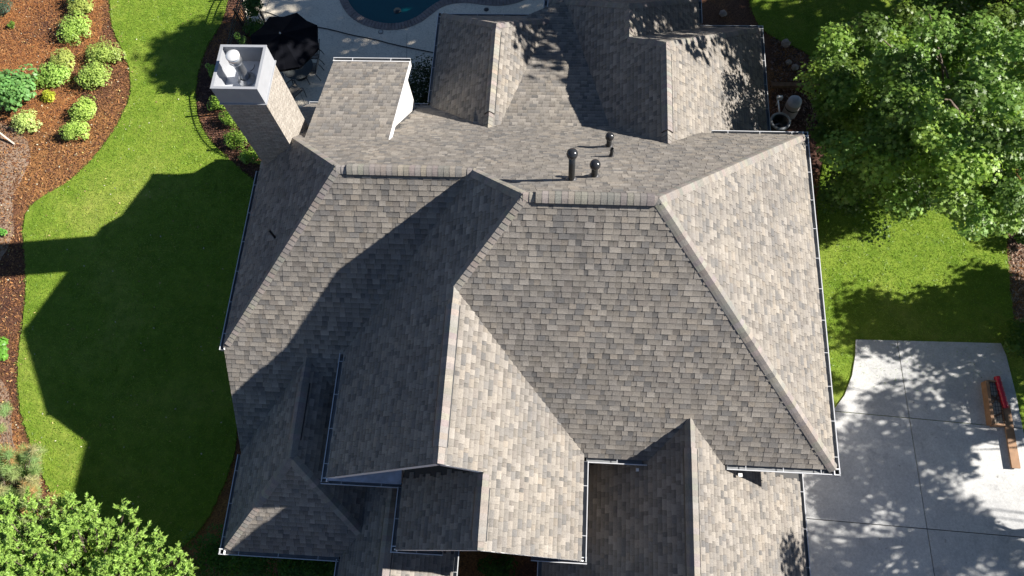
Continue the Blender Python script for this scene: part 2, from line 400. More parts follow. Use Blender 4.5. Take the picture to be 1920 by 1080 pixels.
# slope: name, plane (a,b,c) z=a+b*x+c*y in survey units, convex plan pieces
SL = {}
def slope(n, plane, *pieces, anchor): SL[n] = dict(pl=plane, pc=[ccw([(x, y) for x, y in p]) for p in pieces], anchor=anchor)
F1 = (-.162, 0, 1); F2 = (.339, -1, 0); F3 = (.655, 0, -1); F4 = (.302, 1, 0); F5 = (.474, 1, 0); F6 = (-.298, 0, 1)
GR = (.031, -1, 0); G2L = (.211, 1, 0); FL = (.065 + .324 * .59, 0, -.324); QP = (-.02 + .25 * .675, 0, -.25)
LL = (.3485, 1, 0); LF = (-.1605, 0, 1); LR = (-.3725, -1, 0); PL = (.1795, 1, 0); PR = (-.2765, -1, 0)
RL = (-.1027, 1, 0); RR = (.2013, -1, 0); BLL = (.13, 1, 0); BLR = (-.138, -1, 0); BLB = (.853, 0, -1)
BRL = (-.0726, 1, 0); BRR = (.1866, -1, 0); BRB = (.830, 0, -1); BMR = (.0862, -1, 0); BMB = (.896, 0, -1)
e_ = .004
slope('front_main', F1, [(-.0555, .4085), (.0925, .4085), (.339 - e_, .162 + e_), (.023, .162 + e_), (-.1355, .3285)], anchor=.162 + e_)
slope('right_main', F2, [(.0925, .4085), (.339 - e_, .162 + e_), (.339 - e_, .655 - e_)], anchor=.339 - e_)
slope('back_main', F3, [(-.295, .4775), (-.123, .4775), (-.123, .655), (-.4725, .655)], [(-.123, .4775), (-.0555, .4085), (.0925, .4085), (.339 - e_, .655 - e_), (-.123, .655 - e_)],
      [(-.474, .655), (-.12, .655), (-.12, .66), (-.255, .787 - e_), (-.474, .787 - e_)], [(-.14, .65), (.09, .65), (.055, .6765), (-.14, .6765)], anchor=.787 - e_)
slope('left_upper', F4, [(-.1355, .3285), (-.0555, .4085), (-.123, .476), (-.285, .3285)], [(-.1355, .124), (-.1355, .3285), (-.3065, .3285), (-.3065, .124)], anchor=-.3065)
slope('left_end', F5, [(-.295, .4775), (-.4085, .591), (-.478, .591), (-.478, .294)], anchor=-.478)
slope('front_left', F6, [(-.295, .4775), (-.118, .4775), (-.25, .15), (-.478, .15), (-.478, .294)], anchor=.15)
slope('gable_right', GR, [(-.1355, .3285), (-.1355, .124), (.024, .124), (.024, .172)], [(-.0905, .125), (-.0905, .0405), (.024, .0405), (.024, .125)], anchor=.024)
slope('porch_left', G2L, [(-.0905, .0405), (-.0905, .15), (-.203, .15), (-.203, .0405)], anchor=-.203)
slope('shed', FL, [(-.389, .59), (-.266, .59), (-.266, .772), (-.389, .772)], anchor=.772)
slope('saddle', QP, [(-.16, .67), (.1, .67), (.1, .9), (-.02, 1.0), (-.16, .9)], anchor=1.0)
slope('wing_left', LL, [(-.3605, .1485), (-.3605, .34), (-.4765, .2), (-.4765, .0325)], anchor=-.4765)
slope('wing_front', LF, [(-.3605, .1485), (-.4765, .0325), (-.2445, .0325)], anchor=.0325)
slope('wing_right', LR, [(-.3605, .1485), (-.3605, .32), (-.235, .32), (-.235, .025)], anchor=-.235)
slope('hall_left', PL, [(-.228, -.12), (-.228, .16), (-.3075, .16), (-.3075, -.12)], anchor=-.3075)
slope('hall_right', PR, [(-.228, -.12), (-.228, .16), (-.1485, .16), (-.1485, -.12)], anchor=-.1485)
slope('garage_left', RL, [(.152, -.12), (.152, .2113), (-.0253, .18), (-.0253, -.12)], anchor=-.0253)
slope('garage_right', RR, [(.152, -.12), (.152, .2113), (.329, .185), (.329, -.12)], anchor=.329)
slope('pool_wing_left', BLL, [(-.134, .65), (-.134, .857), (-.2535, .981), (-.2535, .775)], anchor=-.2535)
slope('pool_wing_right', BLR, [(-.134, .66), (-.134, .857), (-.01, .981), (-.01, .66)], anchor=-.01)
slope('pool_wing_back', BLB, [(-.134, .857), (-.2535, .981), (-.04, .981), (-.06, .93)], anchor=.981)
slope('suite_left', BRL, [(.1296, .58), (.1296, .7729), (.0794, .823), (.0794, .889), (-.0595, 1.024), (-.0595, .66)], anchor=-.0595)
SL['suite_left']['pc'] = [ccw(p) for p in ([(.1296, .58), (.1296, .7729), (.0794, .823), (-.0595, .823), (-.0595, .66)], [(.0794, .823), (.0794, .889), (-.0595, 1.024), (-.0595, .823)])]
slope('suite_right', BRR, [(.1296, .58), (.1296, .7729), (.322, .965), (.322, .58)], anchor=.322)
slope('suite_back', BRB, [(.1296, .7729), (.0794, .823), (.2, .965), (.322, .965)], anchor=.965)
slope('alcove_right', BMR, [(.0794, .82), (.0794, .889), (.214, 1.024), (.214, .95)], anchor=.214)
slope('alcove_back', BMB, [(.0794, .889), (-.0595, 1.024), (.214, 1.024)], anchor=1.024)
def pz(pl, x, y): return pl[0] + pl[1] * x + pl[2] * y
PCS = [(s['pl'], p, min(q[0] for q in p), max(q[0] for q in p), min(q[1] for q in p), max(q[1] for q in p), n) for n, s in SL.items() for p in s['pc']]
def roofH(x, y):
    h = -9
    for pl, p, x0, x1, y0, y1, n in PCS:
        if x0 <= x <= x1 and y0 <= y <= y1:
            z = pz(pl, x, y)
            if z > h and inside_conv((x, y), p, 1e-6): h = z
    return h
BASE = [(.232, .211, .184), (.202, .186, .166), (.162, .155, .148), (.275, .25, .218), (.262, .23, .192), (.125, .123, .122), (.222, .204, .184), (.188, .168, .15), (.292, .268, .238)]
WTS = [6, 5, 4, 5, 2.5, 2.2, 5, 3, 3]
def pick():
    c = random.choices(BASE, WTS)[0]; k = random.uniform(.93, 1.07); return tuple((.68 * a + .32 * b) * k * 1.05 for a, b in zip(c, (.216, .203, .185)))
cands = []   # (projected area, slope name, verts, faces, colour)
for n, s in SL.items():
    a, b_, c_ = s['pl']; g_ = math.hypot(b_, c_); cosp = 1 / math.sqrt(1 + g_ * g_)
    u = (b_ / g_, c_ / g_)                       # up-slope direction in plan
    v = (-u[1], u[0])
    anc = s['anchor']; d0 = (anc * u[0] if b_ else anc * u[1]) * S
    # local coordinates in metres: s along slope from eave, v along eave
    def loc(p): return ((p[0] * v[0] + p[1] * v[1]) * S, ((p[0] * u[0] + p[1] * u[1]) * S - d0) / cosp)
    Lp = [ccw([loc(p) for p in pc]) for pc in s['pc']]
    nrm = Vector((-b_, -c_, 1)).normalized()
    def world(q, h):
        d = q[1] * cosp + d0
        x = v[0] * q[0] + u[0] * d; y = v[1] * q[0] + u[1] * d
        return Vector((x, y, (pz(s['pl'], x / S, y / S) + GZ) * S)) + nrm * h
    smin = min(q[1] for p in Lp for q in p); smax = max(q[1] for p in Lp for q in p)
    vmin = min(q[0] for p in Lp for q in p); vmax = max(q[0] for p in Lp for q in p)
    k = math.floor(smin / E)
    while k * E < smax:
        s0 = k * E; s1 = s0 + E + .02; x = vmin - random.uniform(0, .3); high = random.random() < .5
        jog = random.uniform(-.003, .003)
        while x < vmax:
            high = not high if random.random() < .75 else high
            wd = random.uniform(.14, .27) if high else random.uniform(.08, .2)
            xa, xb = x, x + wd; x = xb
            dj = random.uniform(-.002, .002) + jog
            rect = [(xa + .002, s0 + dj), (xb - .002, s0 + dj), (xb - .002, s1), (xa + .002, s1)]
            polys = []
            for q in Lp:
                if all(inside_conv(r_, q) for r_ in rect): polys = [rect]; break
            else:
                # crossing a seam of two pieces but wholly inside their union counts as whole
                if len(Lp) > 1 and all(any(inside_conv(r_, q, 1e-4) for q in Lp) for r_ in rect) and n in ('left_upper', 'gable_right', 'suite_left', 'back_main'): polys = [rect]
                else: polys = [c for c in (clip_convex(rect, q) for q in Lp) if len(c) > 2 and area2(c) > .0006]
            col = pick()
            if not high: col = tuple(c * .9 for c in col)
            th = .021 if high else .013
            for q in polys:
                ws = [world(r_, 0) for r_ in q]
                if all(roofH(w_.x / S, w_.y / S) * 1 > w_.z / S - GZ + .0022 for w_ in ws): continue
                top = [world(r_, .005 + th * (1 - (r_[1] - s0) / (E + .02) * .8)) for r_ in q]; L_ = len(q)
                vs = top + [world(r_, -.003) for r_ in q]
                fs = [tuple(range(L_))] + [(i, L_ + i, L_ + (i + 1) % L_, (i + 1) % L_) for i in range(L_)]
                pr = [proj(p) for p in top]
                vis = all(-5 < p[0] < 1925 and -5 < p[1] < 1085 for p in pr)
                ar = area2(pr) if vis else 0
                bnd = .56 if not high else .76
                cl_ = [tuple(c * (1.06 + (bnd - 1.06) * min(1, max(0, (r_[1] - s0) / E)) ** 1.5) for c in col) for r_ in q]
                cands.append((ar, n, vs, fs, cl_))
        k += 1
order = sorted(range(len(cands)), key=lambda i: -cands[i][0])
top300 = set(order[:300])
slopes_ob = {}
for n, s in SL.items():
    mb = MB()
    for pc in s['pc']:
        topv = [uw(x, y, pz(s['pl'], x, y)) + Vector((0, 0, -.006)) for x, y in pc]; bot = [p + Vector((0, 0, -.14)) for p in topv]; L_ = len(pc)
        mb.mesh(topv + bot, [tuple(range(L_)), tuple(range(2 * L_ - 1, L_ - 1, -1))] + [(i, L_ + i, L_ + (i + 1) % L_, (i + 1) % L_) for i in range(L_)])
    slopes_ob[n] = H(mb.build('roof_slope', M_deck, house))
rest = MB()
for i, (ar, n, vs, fs, col) in enumerate(cands):
    if i in top300:
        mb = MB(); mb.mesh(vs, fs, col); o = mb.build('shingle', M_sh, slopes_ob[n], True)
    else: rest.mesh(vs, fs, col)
tag(H(rest.build('shingles', M_sh, house, True)), kind='stuff')
print('shingles', len(cands))

# ridge and hip caps
caps = []; vents = []
def cap_line(p, q, pl1, pl2, vent=None, w_=.15, lift=.0):
    """p,q survey plan points (low end first for hips)"""
    A = uw(p[0], p[1], max(pz(pl1, *p), -9)); B = uw(q[0], q[1], pz(pl1, *q)); t_ = (B - A); L = t_.length; t_.normalize()
    n1 = Vector((-pl1[1], -pl1[2], 1)).normalized(); n2 = Vector((-pl2[1], -pl2[2], 1)).normalized()
    d1 = n1.cross(t_).normalized(); d2 = n2.cross(t_).normalized()
    if abs(d1.z) > 1e-6 and d1.z > 0: d1 = -d1
    if abs(d2.z) > 1e-6 and d2.z > 0: d2 = -d2
    if d1.dot(d2) > .5: d2 = -d2
    up = (n1 + n2).normalized()
    def strip(a, b, hl, w1, thick, col, tilt):
        vs = []
        for e, (P_, extra) in enumerate(((a, tilt), (b, 0))):
            lf = hl + extra
            pr = [P_ + d1 * w1 + n1 * (lf + .004), P_ + d1 * w1 * .5 + n1 * (lf + .012), P_ + d1 * .035 + n1 * (lf + .012), P_ + up * (lf + .0135) * 1.08, P_ + d2 * .035 + n2 * (lf + .012), P_ + d2 * w1 * .5 + n2 * (lf + .012), P_ + d2 * w1 + n2 * (lf + .004)]
            vs += pr + [P_ + d1 * w1 + n1 * (lf - thick), P_ + d2 * w1 + n2 * (lf - thick), P_ + up * (lf - thick)]
        fs = []
        for i in range(6): fs.append((i, i + 1, 11 + i, 10 + i))
        fs += [(0, 10, 17, 7), (6, 8, 18, 16), (0, 7, 9, 3, 2, 1), (3, 9, 8, 6, 5, 4)]
        return vs, fs
    pos = 0; vr = None
    hl0 = .018 + lift
    while pos < L - .02:
        ln = min(E, L - pos); a = A + t_ * pos; b = A + t_ * min(L, pos + ln + .015)
        hv = hl0
        if vent and vent[0] * L <= pos and pos + ln <= vent[1] * L + 1e-6:
            hv += .045; vr = [pos if vr is None else vr[0], pos + ln]
        col = pick(); col = tuple(c * random.uniform(.92, 1.06) for c in col); m_ = (.24, .224, .205); col = tuple(.68 * x_ + .32 * y_ for x_, y_ in zip(col, m_))
        vs, fs = strip(a, b, hv, w_, .008, col, .006 if hv > hl0 else .014)
        pr = [proj(v_) for v_ in (vs[0], vs[6], vs[16], vs[10])]
        vis = all(0 < p_[0] < 1920 and 0 < p_[1] < 1080 for p_ in pr)
        caps.append((area2(pr) if vis else 0, vs, fs, col)); pos += ln
    if vent:
        a = A + t_ * (vr[0] + .004); b = A + t_ * (vr[1] + .004); mb = MB()
        for d, n_ in ((d1, n1), (d2, n2)):
            c0 = (a + b) / 2 + d * (w_ * .76) + n_ * .04
            mb.obox(c0, d * (w_ * .5), n_ * .022, t_ * (b - a).length / 2)
        o = H(mb.build('ridge_vent', M_black, house))
h_ = lambda pl, x, y: pz(pl, x, y)
cap_line((.335, .166), (.0925, .4085), F1, F2)
cap_line((.335, .651), (.0925, .4085), F3, F2)
cap_line((-.1355, .3285), (-.0555, .4085), F1, F4)
cap_line((-.123, .476), (-.0555, .4085), F3, F4)
cap_line((-.474, .298), (-.295, .4775), F6, F5)
cap_line((-.4085, .591), (-.295, .4775), F3, F5)
cap_line((-.295, .4772), (-.12, .4772), F6, F3, (.07, .92))
cap_line((-.0555, .4085), (.0925, .4085), F1, F3, (.05, .985))
cap_line((-.1355, .3285), (-.1355, .124), F4, GR, (.09, .93))
cap_line((-.0905, .122), (-.0905, .0405), G2L, GR, (.1, .9))
cap_line((.152, .2113), (.152, -.12), RL, RR, (.09, 1))
cap_line((-.134, .6585), (-.134, .857), BLL, BLR, (.12, .95))
cap_line((.1296, .598), (.1296, .7729), BRL, BRR, (.09, .93))
cap_line((.0794, .823), (.0794, .889), BRL, BMR)
cap_line((.0794, .823), (.1296, .7729), BRL, BRB)
cap_line((.318, .961), (.1296, .7729), BRR, BRB)
cap_line((.21, 1.02), (.0794, .889), BMR, BMB)
cap_line((-.0555, 1.02), (.0794, .889), BRL, BMB)
cap_line((-.25, .977), (-.134, .857), BLL, BLB)
cap_line((-.05, .939), (-.134, .857), BLR, BLB)
cap_line((-.3605, .287), (-.3605, .1485), LL, LR, (.25, .85))
cap_line((-.4725, .0365), (-.3605, .1485), LL, LF)
cap_line((-.268, .056), (-.3605, .1485), LR, LF)
cap_line((-.228, .16), (-.228, -.12), PL, PR, (.2, 1))
order = sorted(range(len(caps)), key=lambda i: -caps[i][0]); tops = set(order[:300]); rest = MB()
for i, (ar, vs, fs, col) in enumerate(caps):
    if i in tops and ar > 40:
        mb = MB(); mb.mesh(vs, fs, col, False); H(mb.build('ridge_cap', M_sh, house, True))
    else: rest.mesh(vs, fs, col)
tag(H(rest.build('ridge_caps', M_sh, house, True)), kind='stuff')
print('caps', len(caps))

# gutters
def gutter(a, b, out, z, step=.9):
    A = uw(a[0], a[1], z); B = uw(b[0], b[1], z); d = (B - A).normalized(); o = Vector((out[0], out[1], 0)); W = .12; D = .11; T = .008
    A = A - o * .08; B = B - o * .08; A = A + d * 0; up = Vector((0, 0, 1)); c = (A + B) / 2; L = (B - A).length / 2
    mb = MB()
    zt = -.03
    mb.obox(c + o * (T / 2) + up * (zt - D / 2), d * L, o * T / 2, up * D / 2)
    mb.obox(c + o * (W / 2) + up * (zt - D), d * L, o * W / 2, up * T / 2)
    mb.obox(c + o * (W - T / 2) + up * (zt - D / 2 - .003), d * L, o * T / 2, up * D / 2)
    lip = MB(); lip.obox(c + o * (W + .004) + up * (zt - .004), d * (L + .01), o * .011, up * .006); lip.obox(c + o * (W + .001) + up * (zt - D / 2 - .006), d * L, o * .003, up * (D / 2 - .004))
    for P_, sg in ((A, -1), (B, 1)): mb.obox(P_ + d * sg * .003 + o * W / 2 + up * (zt - D / 2), d * T / 2, o * W / 2, up * D / 2)
    g_ = H(mb.build('gutter', M_gutin, house)); lip.build('gutter_lip', M_gut, g_)
    n_ = max(1, int(2 * L / step))
    for i in range(n_):
        p = A + d * (2 * L * (i + .5) / n_) + o * W / 2 + up * (zt - .004); mb = MB(); mb.obox(p, d * .008, o * (W / 2 + .008), up * .005); k = mb.build('gutter_hanger', M_gut, g_)
    mb = MB(); mb.obox(c - o * .015 + up * (-.1), d * L, o * .012, up * .1); H(mb.build('fascia', M_white, house))
GUT = [((-.482, .2905), (-.482, .575), (-1, 0), -.004), ((.0285, .162), (.105, .162), (0, -1), .004), ((.204, .162), (.342, .162), (0, -1), .004),
       ((.3395, .159), (.3395, .658), (1, 0), .004), ((.203, .656), (.3425, .656), (0, 1), .003), ((-.3105, .119), (-.3105, .3035), (-1, 0), -.003),
       ((-.3135, .119), (-.208, .119), (0, -1), -.006), ((-.2075, .116), (-.2075, .039), (-1, 0), .006), ((-.2105, .04), (-.146, .04), (0, -1), .004),
       ((.028, .04), (.028, .16), (1, 0), .007), ((-.036, .04), (.031, .04), (0, -1), .004), ((-.4808, .0265), (-.4808, .166), (-1, 0), -.128),
       ((-.4838, .0285), (-.3115, .0285), (0, -1), -.128), ((-.3115, -.12), (-.3115, .0285), (-1, 0), -.128), ((-.1445, -.12), (-.1445, .05), (1, 0), -.128),
       ((-.0295, -.12), (-.0295, .05), (-1, 0), -.128), ((.333, -.12), (.333, .18), (1, 0), -.128), ((.326, .62), (.326, .97), (1, 0), -.135),
       ((.218, .969), (.329, .969), (0, 1), -.135), ((.218, .971), (.218, 1.031), (1, 0), -.128), ((-.0665, 1.028), (.221, 1.028), (0, 1), -.128),
       ((-.0635, .985), (-.0635, 1.028), (-1, 0), -.128), ((-.2605, .985), (-.0665, .985), (0, 1), -.128), ((-.2575, .79), (-.2575, .985), (-1, 0), -.124),
       ((-.284, .787), (-.2605, .787), (0, 1), -.128), ((-.473, .787), (-.284, .787), (0, 1), -.128), ((-.3895, .776), (-.2655, .776), (0, 1), .009)]
for g_ in GUT: gutter(*g_)
# rake boards
def rake(p, q, pl, off=(0, 0), zoff=-.075, mat=M_white):
    A = uw(p[0], p[1], pz(pl, *p)) + Vector((off[0], off[1], zoff)); B = uw(q[0], q[1], pz(pl, *q)) + Vector((off[0], off[1], zoff))
    mb = MB(); mb.bar(A, B, .03, .17); H(mb.build('rake_board', mat, house))
rake((-.3065, .124), (-.1355, .124), F4, (0, .012), -.12); rake((-.1355, .124), (-.0905, .124), GR, (0, .012), -.12)
rake((-.203, .0405), (-.0905, .0405), G2L, (0, .012), -.12); rake((-.0905, .0405), (.024, .0405), GR, (0, .012), -.12)
rake((-.266, .59), (-.266, .772), FL, (.016, 0), -.075); rake((-.389, .59), (-.389, .772), FL, (.012, 0), -.12)
rake((-.478, .294), (-.478, .16), F6, (.012, 0), -.16); rake((-.474, .66), (-.474, .783), F3, (.012, 0), -.16)
# eaves returns (metal-topped) under the two front gables
for x0, x1, y0 in ((-.3065, -.2085, .121), (-.2065, -.148, .0425), (-.034, .026, .0425)):
    mb = MB(); z0 = .0 - .006
    mb.mesh([uw(x0, y0, z0), uw(x1, y0, z0), uw(x1, y0 + .022, z0 + .004), uw(x0, y0 + .022, z0 + .004), uw(x0, y0, z0 - .01), uw(x1, y0, z0 - .01), uw(x1, y0 + .022, z0 - .01), uw(x0, y0 + .022, z0 - .01)],
            [(0, 1, 2, 3), (4, 7, 6, 5), (0, 4, 5, 1), (1, 5, 6, 2), (3, 7, 4, 0)])
    H(mb.build('return_roof', M_lead, house))
# walls
def wallbox(x0, y0, x1, y1, zt):
    mb = MB(); a = uw(x0, y0, 0); b = uw(x1, y1, 0); mb.box(a.x, a.y, 0, b.x, b.y, (zt + GZ) * S); H(mb.build('wall', M_wall, house))
def gablewall(pts, y0, y1):
    mb = MB(); n = len(pts); v = [uw(x, y0, z) for x, z in pts] + [uw(x, y1, z) for x, z in pts]
    mb.mesh(v, [tuple(range(n)), tuple(range(2 * n - 1, n - 1, -1))] + [(i, n + i, n + (i + 1) % n, (i + 1) % n) for i in range(n)]); H(mb.build('wall', M_wall, house))
wallbox(-.455, .31, .315, .63, -.02); wallbox(-.46, .05, -.25, .34, -.15); wallbox(-.1, .178, .315, .3, -.02)
wallbox(-.29, -.15, -.165, .15, -.15); wallbox(-.01, -.15, .31, .2, -.15); wallbox(-.455, .62, .05, .765, -.15)
wallbox(-.235, .7, .2, .965, -.15); wallbox(0, .6, .303, .948, -.15); wallbox(-.04, .9, .195, 1.005, -.15)
gablewall([(-.287, -GZ), (-.11, -GZ), (-.11, .115), (-.1355, .15), (-.287, .0)], .143, .33)
gablewall([(-.185, -GZ), (.005, -GZ), (.005, .01), (-.0905, .105), (-.185, .01)], .06, .2)
M_siding = plain('white_siding', (.6, .59, .57), .5, noise=.03)
for x in (-.282, -.379):
    mb = MB(); y0, y1 = .6, .773; d = .004
    prof = [(y0, pz(FL, 0, y0) - .006), (y1, pz(FL, 0, y1) - .006), (y1, pz(F3, 0, y1) - .005), (y0, pz(F3, 0, y0) - .01)]
    v = [uw(x - d, y, z) for y, z in prof] + [uw(x + d, y, z) for y, z in prof]
    mb.mesh(v, [(0, 1, 2, 3), (7, 6, 5, 4), (0, 4, 5, 1), (1, 5, 6, 2), (2, 6, 7, 3), (3, 7, 4, 0)]); H(mb.build('cheek_wall', M_siding, house))
# windows on the sides (glimpsed from other positions)
M_glass = plain('window_glass', (.03, .04, .05), .05)
def window(c, ax, w_, h2):
    c = Vector(c); ax = Vector(ax); nn = Vector((-ax.y, ax.x, 0)); mb = MB()
    mb.obox(c, ax * w_ / 2, nn * .03, Vector((0, 0, h2 / 2))); f_ = H(mb.build('window', M_white, house))
    for sx in (-1, 1):
        mb = MB(); mb.obox(c + ax * sx * w_ * .235, ax * w_ * .2, nn * .045, Vector((0, 0, h2 * .44))); mb.build('pane', M_glass, f_)
for y in (.24, .36, .5): window((.315 * S + .0, y * S, 4.2), (0, 1, 0), 1.5, 1.6)
for y in (.36, .5): window((-.455 * S, y * S, 4.0), (0, 1, 0), 1.5, 1.6)
for y in (.1,): window((-.46 * S, y * S, 1.6), (0, 1, 0), 1.5, 1.5)

# chimney
ch = (-.4645, .575, -.4055, .641); CT = .2035; CB = .171
mb = MB(); a = uw(ch[0], ch[1], 0); b_ = uw(ch[2], ch[3], CB); mb.box(a.x, a.y, 0, b_.x, b_.y, b_.z); chim = H(mb.build('chimney', M_chim, house))
zb = (CB + GZ) * S; zt = (CT + GZ) * S; M_shroud = plain('shroud_paint', (.3, .31, .33), .45, noise=.05)
x0, y0, x1, y1 = a.x, a.y, b_.x, b_.y; T = .03; o_ = .02
mb = MB(); mb.box(x0 - .05, y0 - .05, zb, x1 + .05, y1 + .05, zb + .03); mb.build('flashing', M_shroud, chim)
mb = MB()
for bx in ((x0 - o_, y0 - o_, x1 + o_, y0 - o_ + T), (x0 - o_, y1 + o_ - T, x1 + o_, y1 + o_), (x0 - o_, y0 - o_ + T, x0 - o_ + T, y1 + o_ - T), (x1 + o_ - T, y0 - o_ + T, x1 + o_, y1 + o_ - T)):
    mb.box(bx[0], bx[1], zb + .03, bx[2], bx[3], zt)
mb.build('shroud', M_shroud, chim)
mb = MB(); R_ = .075
for bx in ((x0 - .03, y0 - .03, x1 + .03, y0 - .03 + R_), (x0 - .03, y1 + .03 - R_, x1 + .03, y1 + .03), (x0 - .03, y0 - .03 + R_, x0 - .03 + R_, y1 + .03 - R_), (x1 + .03 - R_, y0 - .03 + R_, x1 + .03, y1 + .03 - R_)):
    mb.box(bx[0], bx[1], zt, bx[2], bx[3], zt + .02)
mb.build('shroud_rim', M_shroud, chim)
mb = MB(); mb.box(x0 + .012, y0 + .012, zb + .03, x1 - .012, y1 - .012, zb + .055); mb.build('chase_cover', plain('chase_metal', (.6, .63, .68), .35, metal=.2, noise=.1, nscale=3), chim)
c_ = at(463, 149, zb + .05)
best = min((abs(proj((c_.x, c_.y, z))[1] - 105), z) for z in np.arange(zb, zb + 2.5, .02))[1]
fh = best - zb
mb = MB(); mb.lathe((c_.x, c_.y, zb + .052), [(.24, 0), (.24, .02), (.19, .05), (.16, .10), (.14, .12)], 28); mb.build('storm_collar', M_galv, chim)
mb = MB(); mb.lathe((c_.x, c_.y, zb + .05), [(.125, 0), (.125, fh - .32), (.14, fh - .31), (.14, fh - .28), (.125, fh - .27), (.125, fh - .2)], 28); mb.build('flue_pipe', M_galv, chim)
mb = MB(); mb.lathe((c_.x, c_.y, zb + .05), [(.15, fh - .25), (.17, fh - .24), (.17, fh - .06), (.15, fh - .05)], 28); mb.build('flue_band', M_galv, chim)
mb = MB(); mb.lathe((c_.x, c_.y, zb + .05), [(.16, fh - .05), (.178, fh - .045), (.178, fh - .01), (.165, fh + .005), (.08, fh + .02), (.001, fh + .023)], 28); mb.build('flue_cap', plain('cap_steel', (.75, .75, .74), .4, metal=.3), chim)
mb = MB(); d_ = at(476, 128, zb + .06); mb.tube([d_ + Vector((0, .12, 0)), d_ + Vector((.02, .05, .03)), d_ + Vector((-.0, -.03, .02)), d_ + Vector((-.07, -.1, .01))], .008, 6); mb.build('cable', M_blackmetal, chim)
# roof vent pipes
def raypl(px, py, pl):
    v = MC @ Vector(((px - 960) / FPX, -(py - 540) / FPX, -1.0)); t_ = (pl[0] - 1) / (v.z - pl[1] * v.x - pl[2] * v.y)
    return uw(v.x * t_, v.y * t_, 1 + t_ * v.z)
for (bx, by, tx, ty, r, ball) in ((1071.5, 338, 1071, 290, .075, 1), (1114, 332, 1113, 310, .075, 1), (1141, 276, 1140.5, 257, .07, 1), (1146, 294, 1146, 279, .045, 0)):
    B = raypl(bx, by, F3); z = min((abs(proj((B.x, B.y, z))[1] - ty), z) for z in np.arange(B.z, B.z + 2.5, .02))[1]; hgt = z - B.z
    mb = MB(); mb.lathe((0, 0, 0), [(r, -.1), (r, hgt - (.05 if ball else 0)), (r * .8, hgt - (.05 if ball else 0)), (r * .8, hgt - .2)], 18); vp = mb.build('vent_pipe', M_black, house); vp.location = B - house.location
    mb = MB(); mb.lathe((0, 0, 0), [(r * 2.1, -.14), (r * 1.9, .0), (r * 1.35, .09), (r * 1.02, .11)], 18); mb.build('pipe_boot', plain('boot_lead', (.09, .09, .095), .4, metal=.4), vp)
    mb = MB()
    n1 = Vector((0, .7071, .7071)); mb.obox(Vector((0, -.0, .012)), Vector((.2, 0, 0)), Vector((0, .14, -.14)), n1 * .004); mb.build('pipe_flashing', plain('flash', (.11, .11, .115), .5), vp)
    if ball:
        mb = MB(); mb.lathe((0, 0, hgt), [(r * 1.15, -.07), (r * 1.25, -.045), (r * 1.6, -.03), (r * 1.75, .03), (r * 1.55, .09), (r * 1.1, .125), (r * .5, .145), (.001, .15)], 20); mb.build('vent_cap', plain('cap_black', (.03, .032, .036), .2, metal=.3), vp)
        mb = MB(); mb.lathe((0, 0, hgt), [(r * 1.05, -.085), (r * 1.22, -.08), (r * 1.22, -.06), (r * 1.05, -.055)], 18); mb.build('vent_collar', M_galv, vp)
B = raypl(516, 446, F5); mb = MB(); mb.tube([B - Vector((0, 0, .1)), B + Vector((0, 0, .5))], .035, 10); vp = H(mb.build('vent_pipe', M_black, house))
# downspout outlets on the front gutters
for x in (.094, .222):
    mb = MB(); p = uw(x, .158, -.004); mb.box(p.x - .05, p.y - .1, p.z - .14, p.x + .05, p.y - .02, p.z - .06); H(mb.build('downspout', M_white, house))

# ------------------------------------------------------------------ leaves
LOBED = np.array([(0, -.5), (.12, -.18), (.42, -.3), (.3, -.02), (.5, .2), (.18, .18), (0, .55), (-.18, .18), (-.5, .2), (-.3, -.02), (-.42, -.3), (-.12, -.18)]) * 1.0
LANCE = np.array([(0, -.5), (.13, -.2), (.16, .08), (.0, .5), (-.16, .08), (-.13, -.2)])
OVAL = np.array([(0, -.5), (.26, -.22), (.3, .12), (0, .5), (-.3, .12), (-.26, -.22)])
def leaves(name, mat, parent, pos, nrm, size, shape, tint, axis=None, fold=.18, kind=None):
    n = len(pos); k = len(shape)
    nrm = nrm / np.linalg.norm(nrm, axis=1, keepdims=True)
    if axis is None: axis = rng.normal(size=(n, 3))
    ay = axis - (axis * nrm).sum(1, keepdims=True) * nrm; ay /= np.linalg.norm(ay, axis=1, keepdims=True) + 1e-9
    ax = np.cross(ay, nrm)
    V = pos[:, None, :] + size[:, None, None] * (shape[None, :, 0, None] * ax[:, None, :] + shape[None, :, 1, None] * ay[:, None, :] + (fold * np.abs(shape[None, :, 0, None]) - .1 * (shape[None, :, 1, None] ** 2)) * nrm[:, None, :])
    me = bpy.data.meshes.new(name); me.vertices.add(n * k); me.vertices.foreach_set('co', V.astype(np.float32).ravel())
    me.loops.add(n * k); me.loops.foreach_set('vertex_index', np.arange(n * k, dtype=np.int32))
    me.polygons.add(n); me.polygons.foreach_set('loop_start', np.arange(0, n * k, k, dtype=np.int32)); me.polygons.foreach_set('loop_total', np.full(n, k, dtype=np.int32))
    a = me.color_attributes.new('tint', 'FLOAT_COLOR', 'CORNER'); cc = np.repeat(tint, k, axis=0); a.data.foreach_set('color', np.hstack([cc, np.ones((n * k, 1))]).astype(np.float32).ravel())
    me.update(calc_edges=True); me.materials.append(mat)
    o = link(bpy.data.objects.new(name, me), parent)
    if kind: o['kind'] = kind
    return o
def tints(n, c, var=.25, warm=.15):
    k = 1 + var * rng.uniform(-1, 1, (n, 1)); w_ = rng.uniform(0, 1, (n, 1)) ** 2 * warm
    return np.clip(np.array(c)[None, :] * k + w_ * np.array([[.25, .2, .0]]), 0, 1)
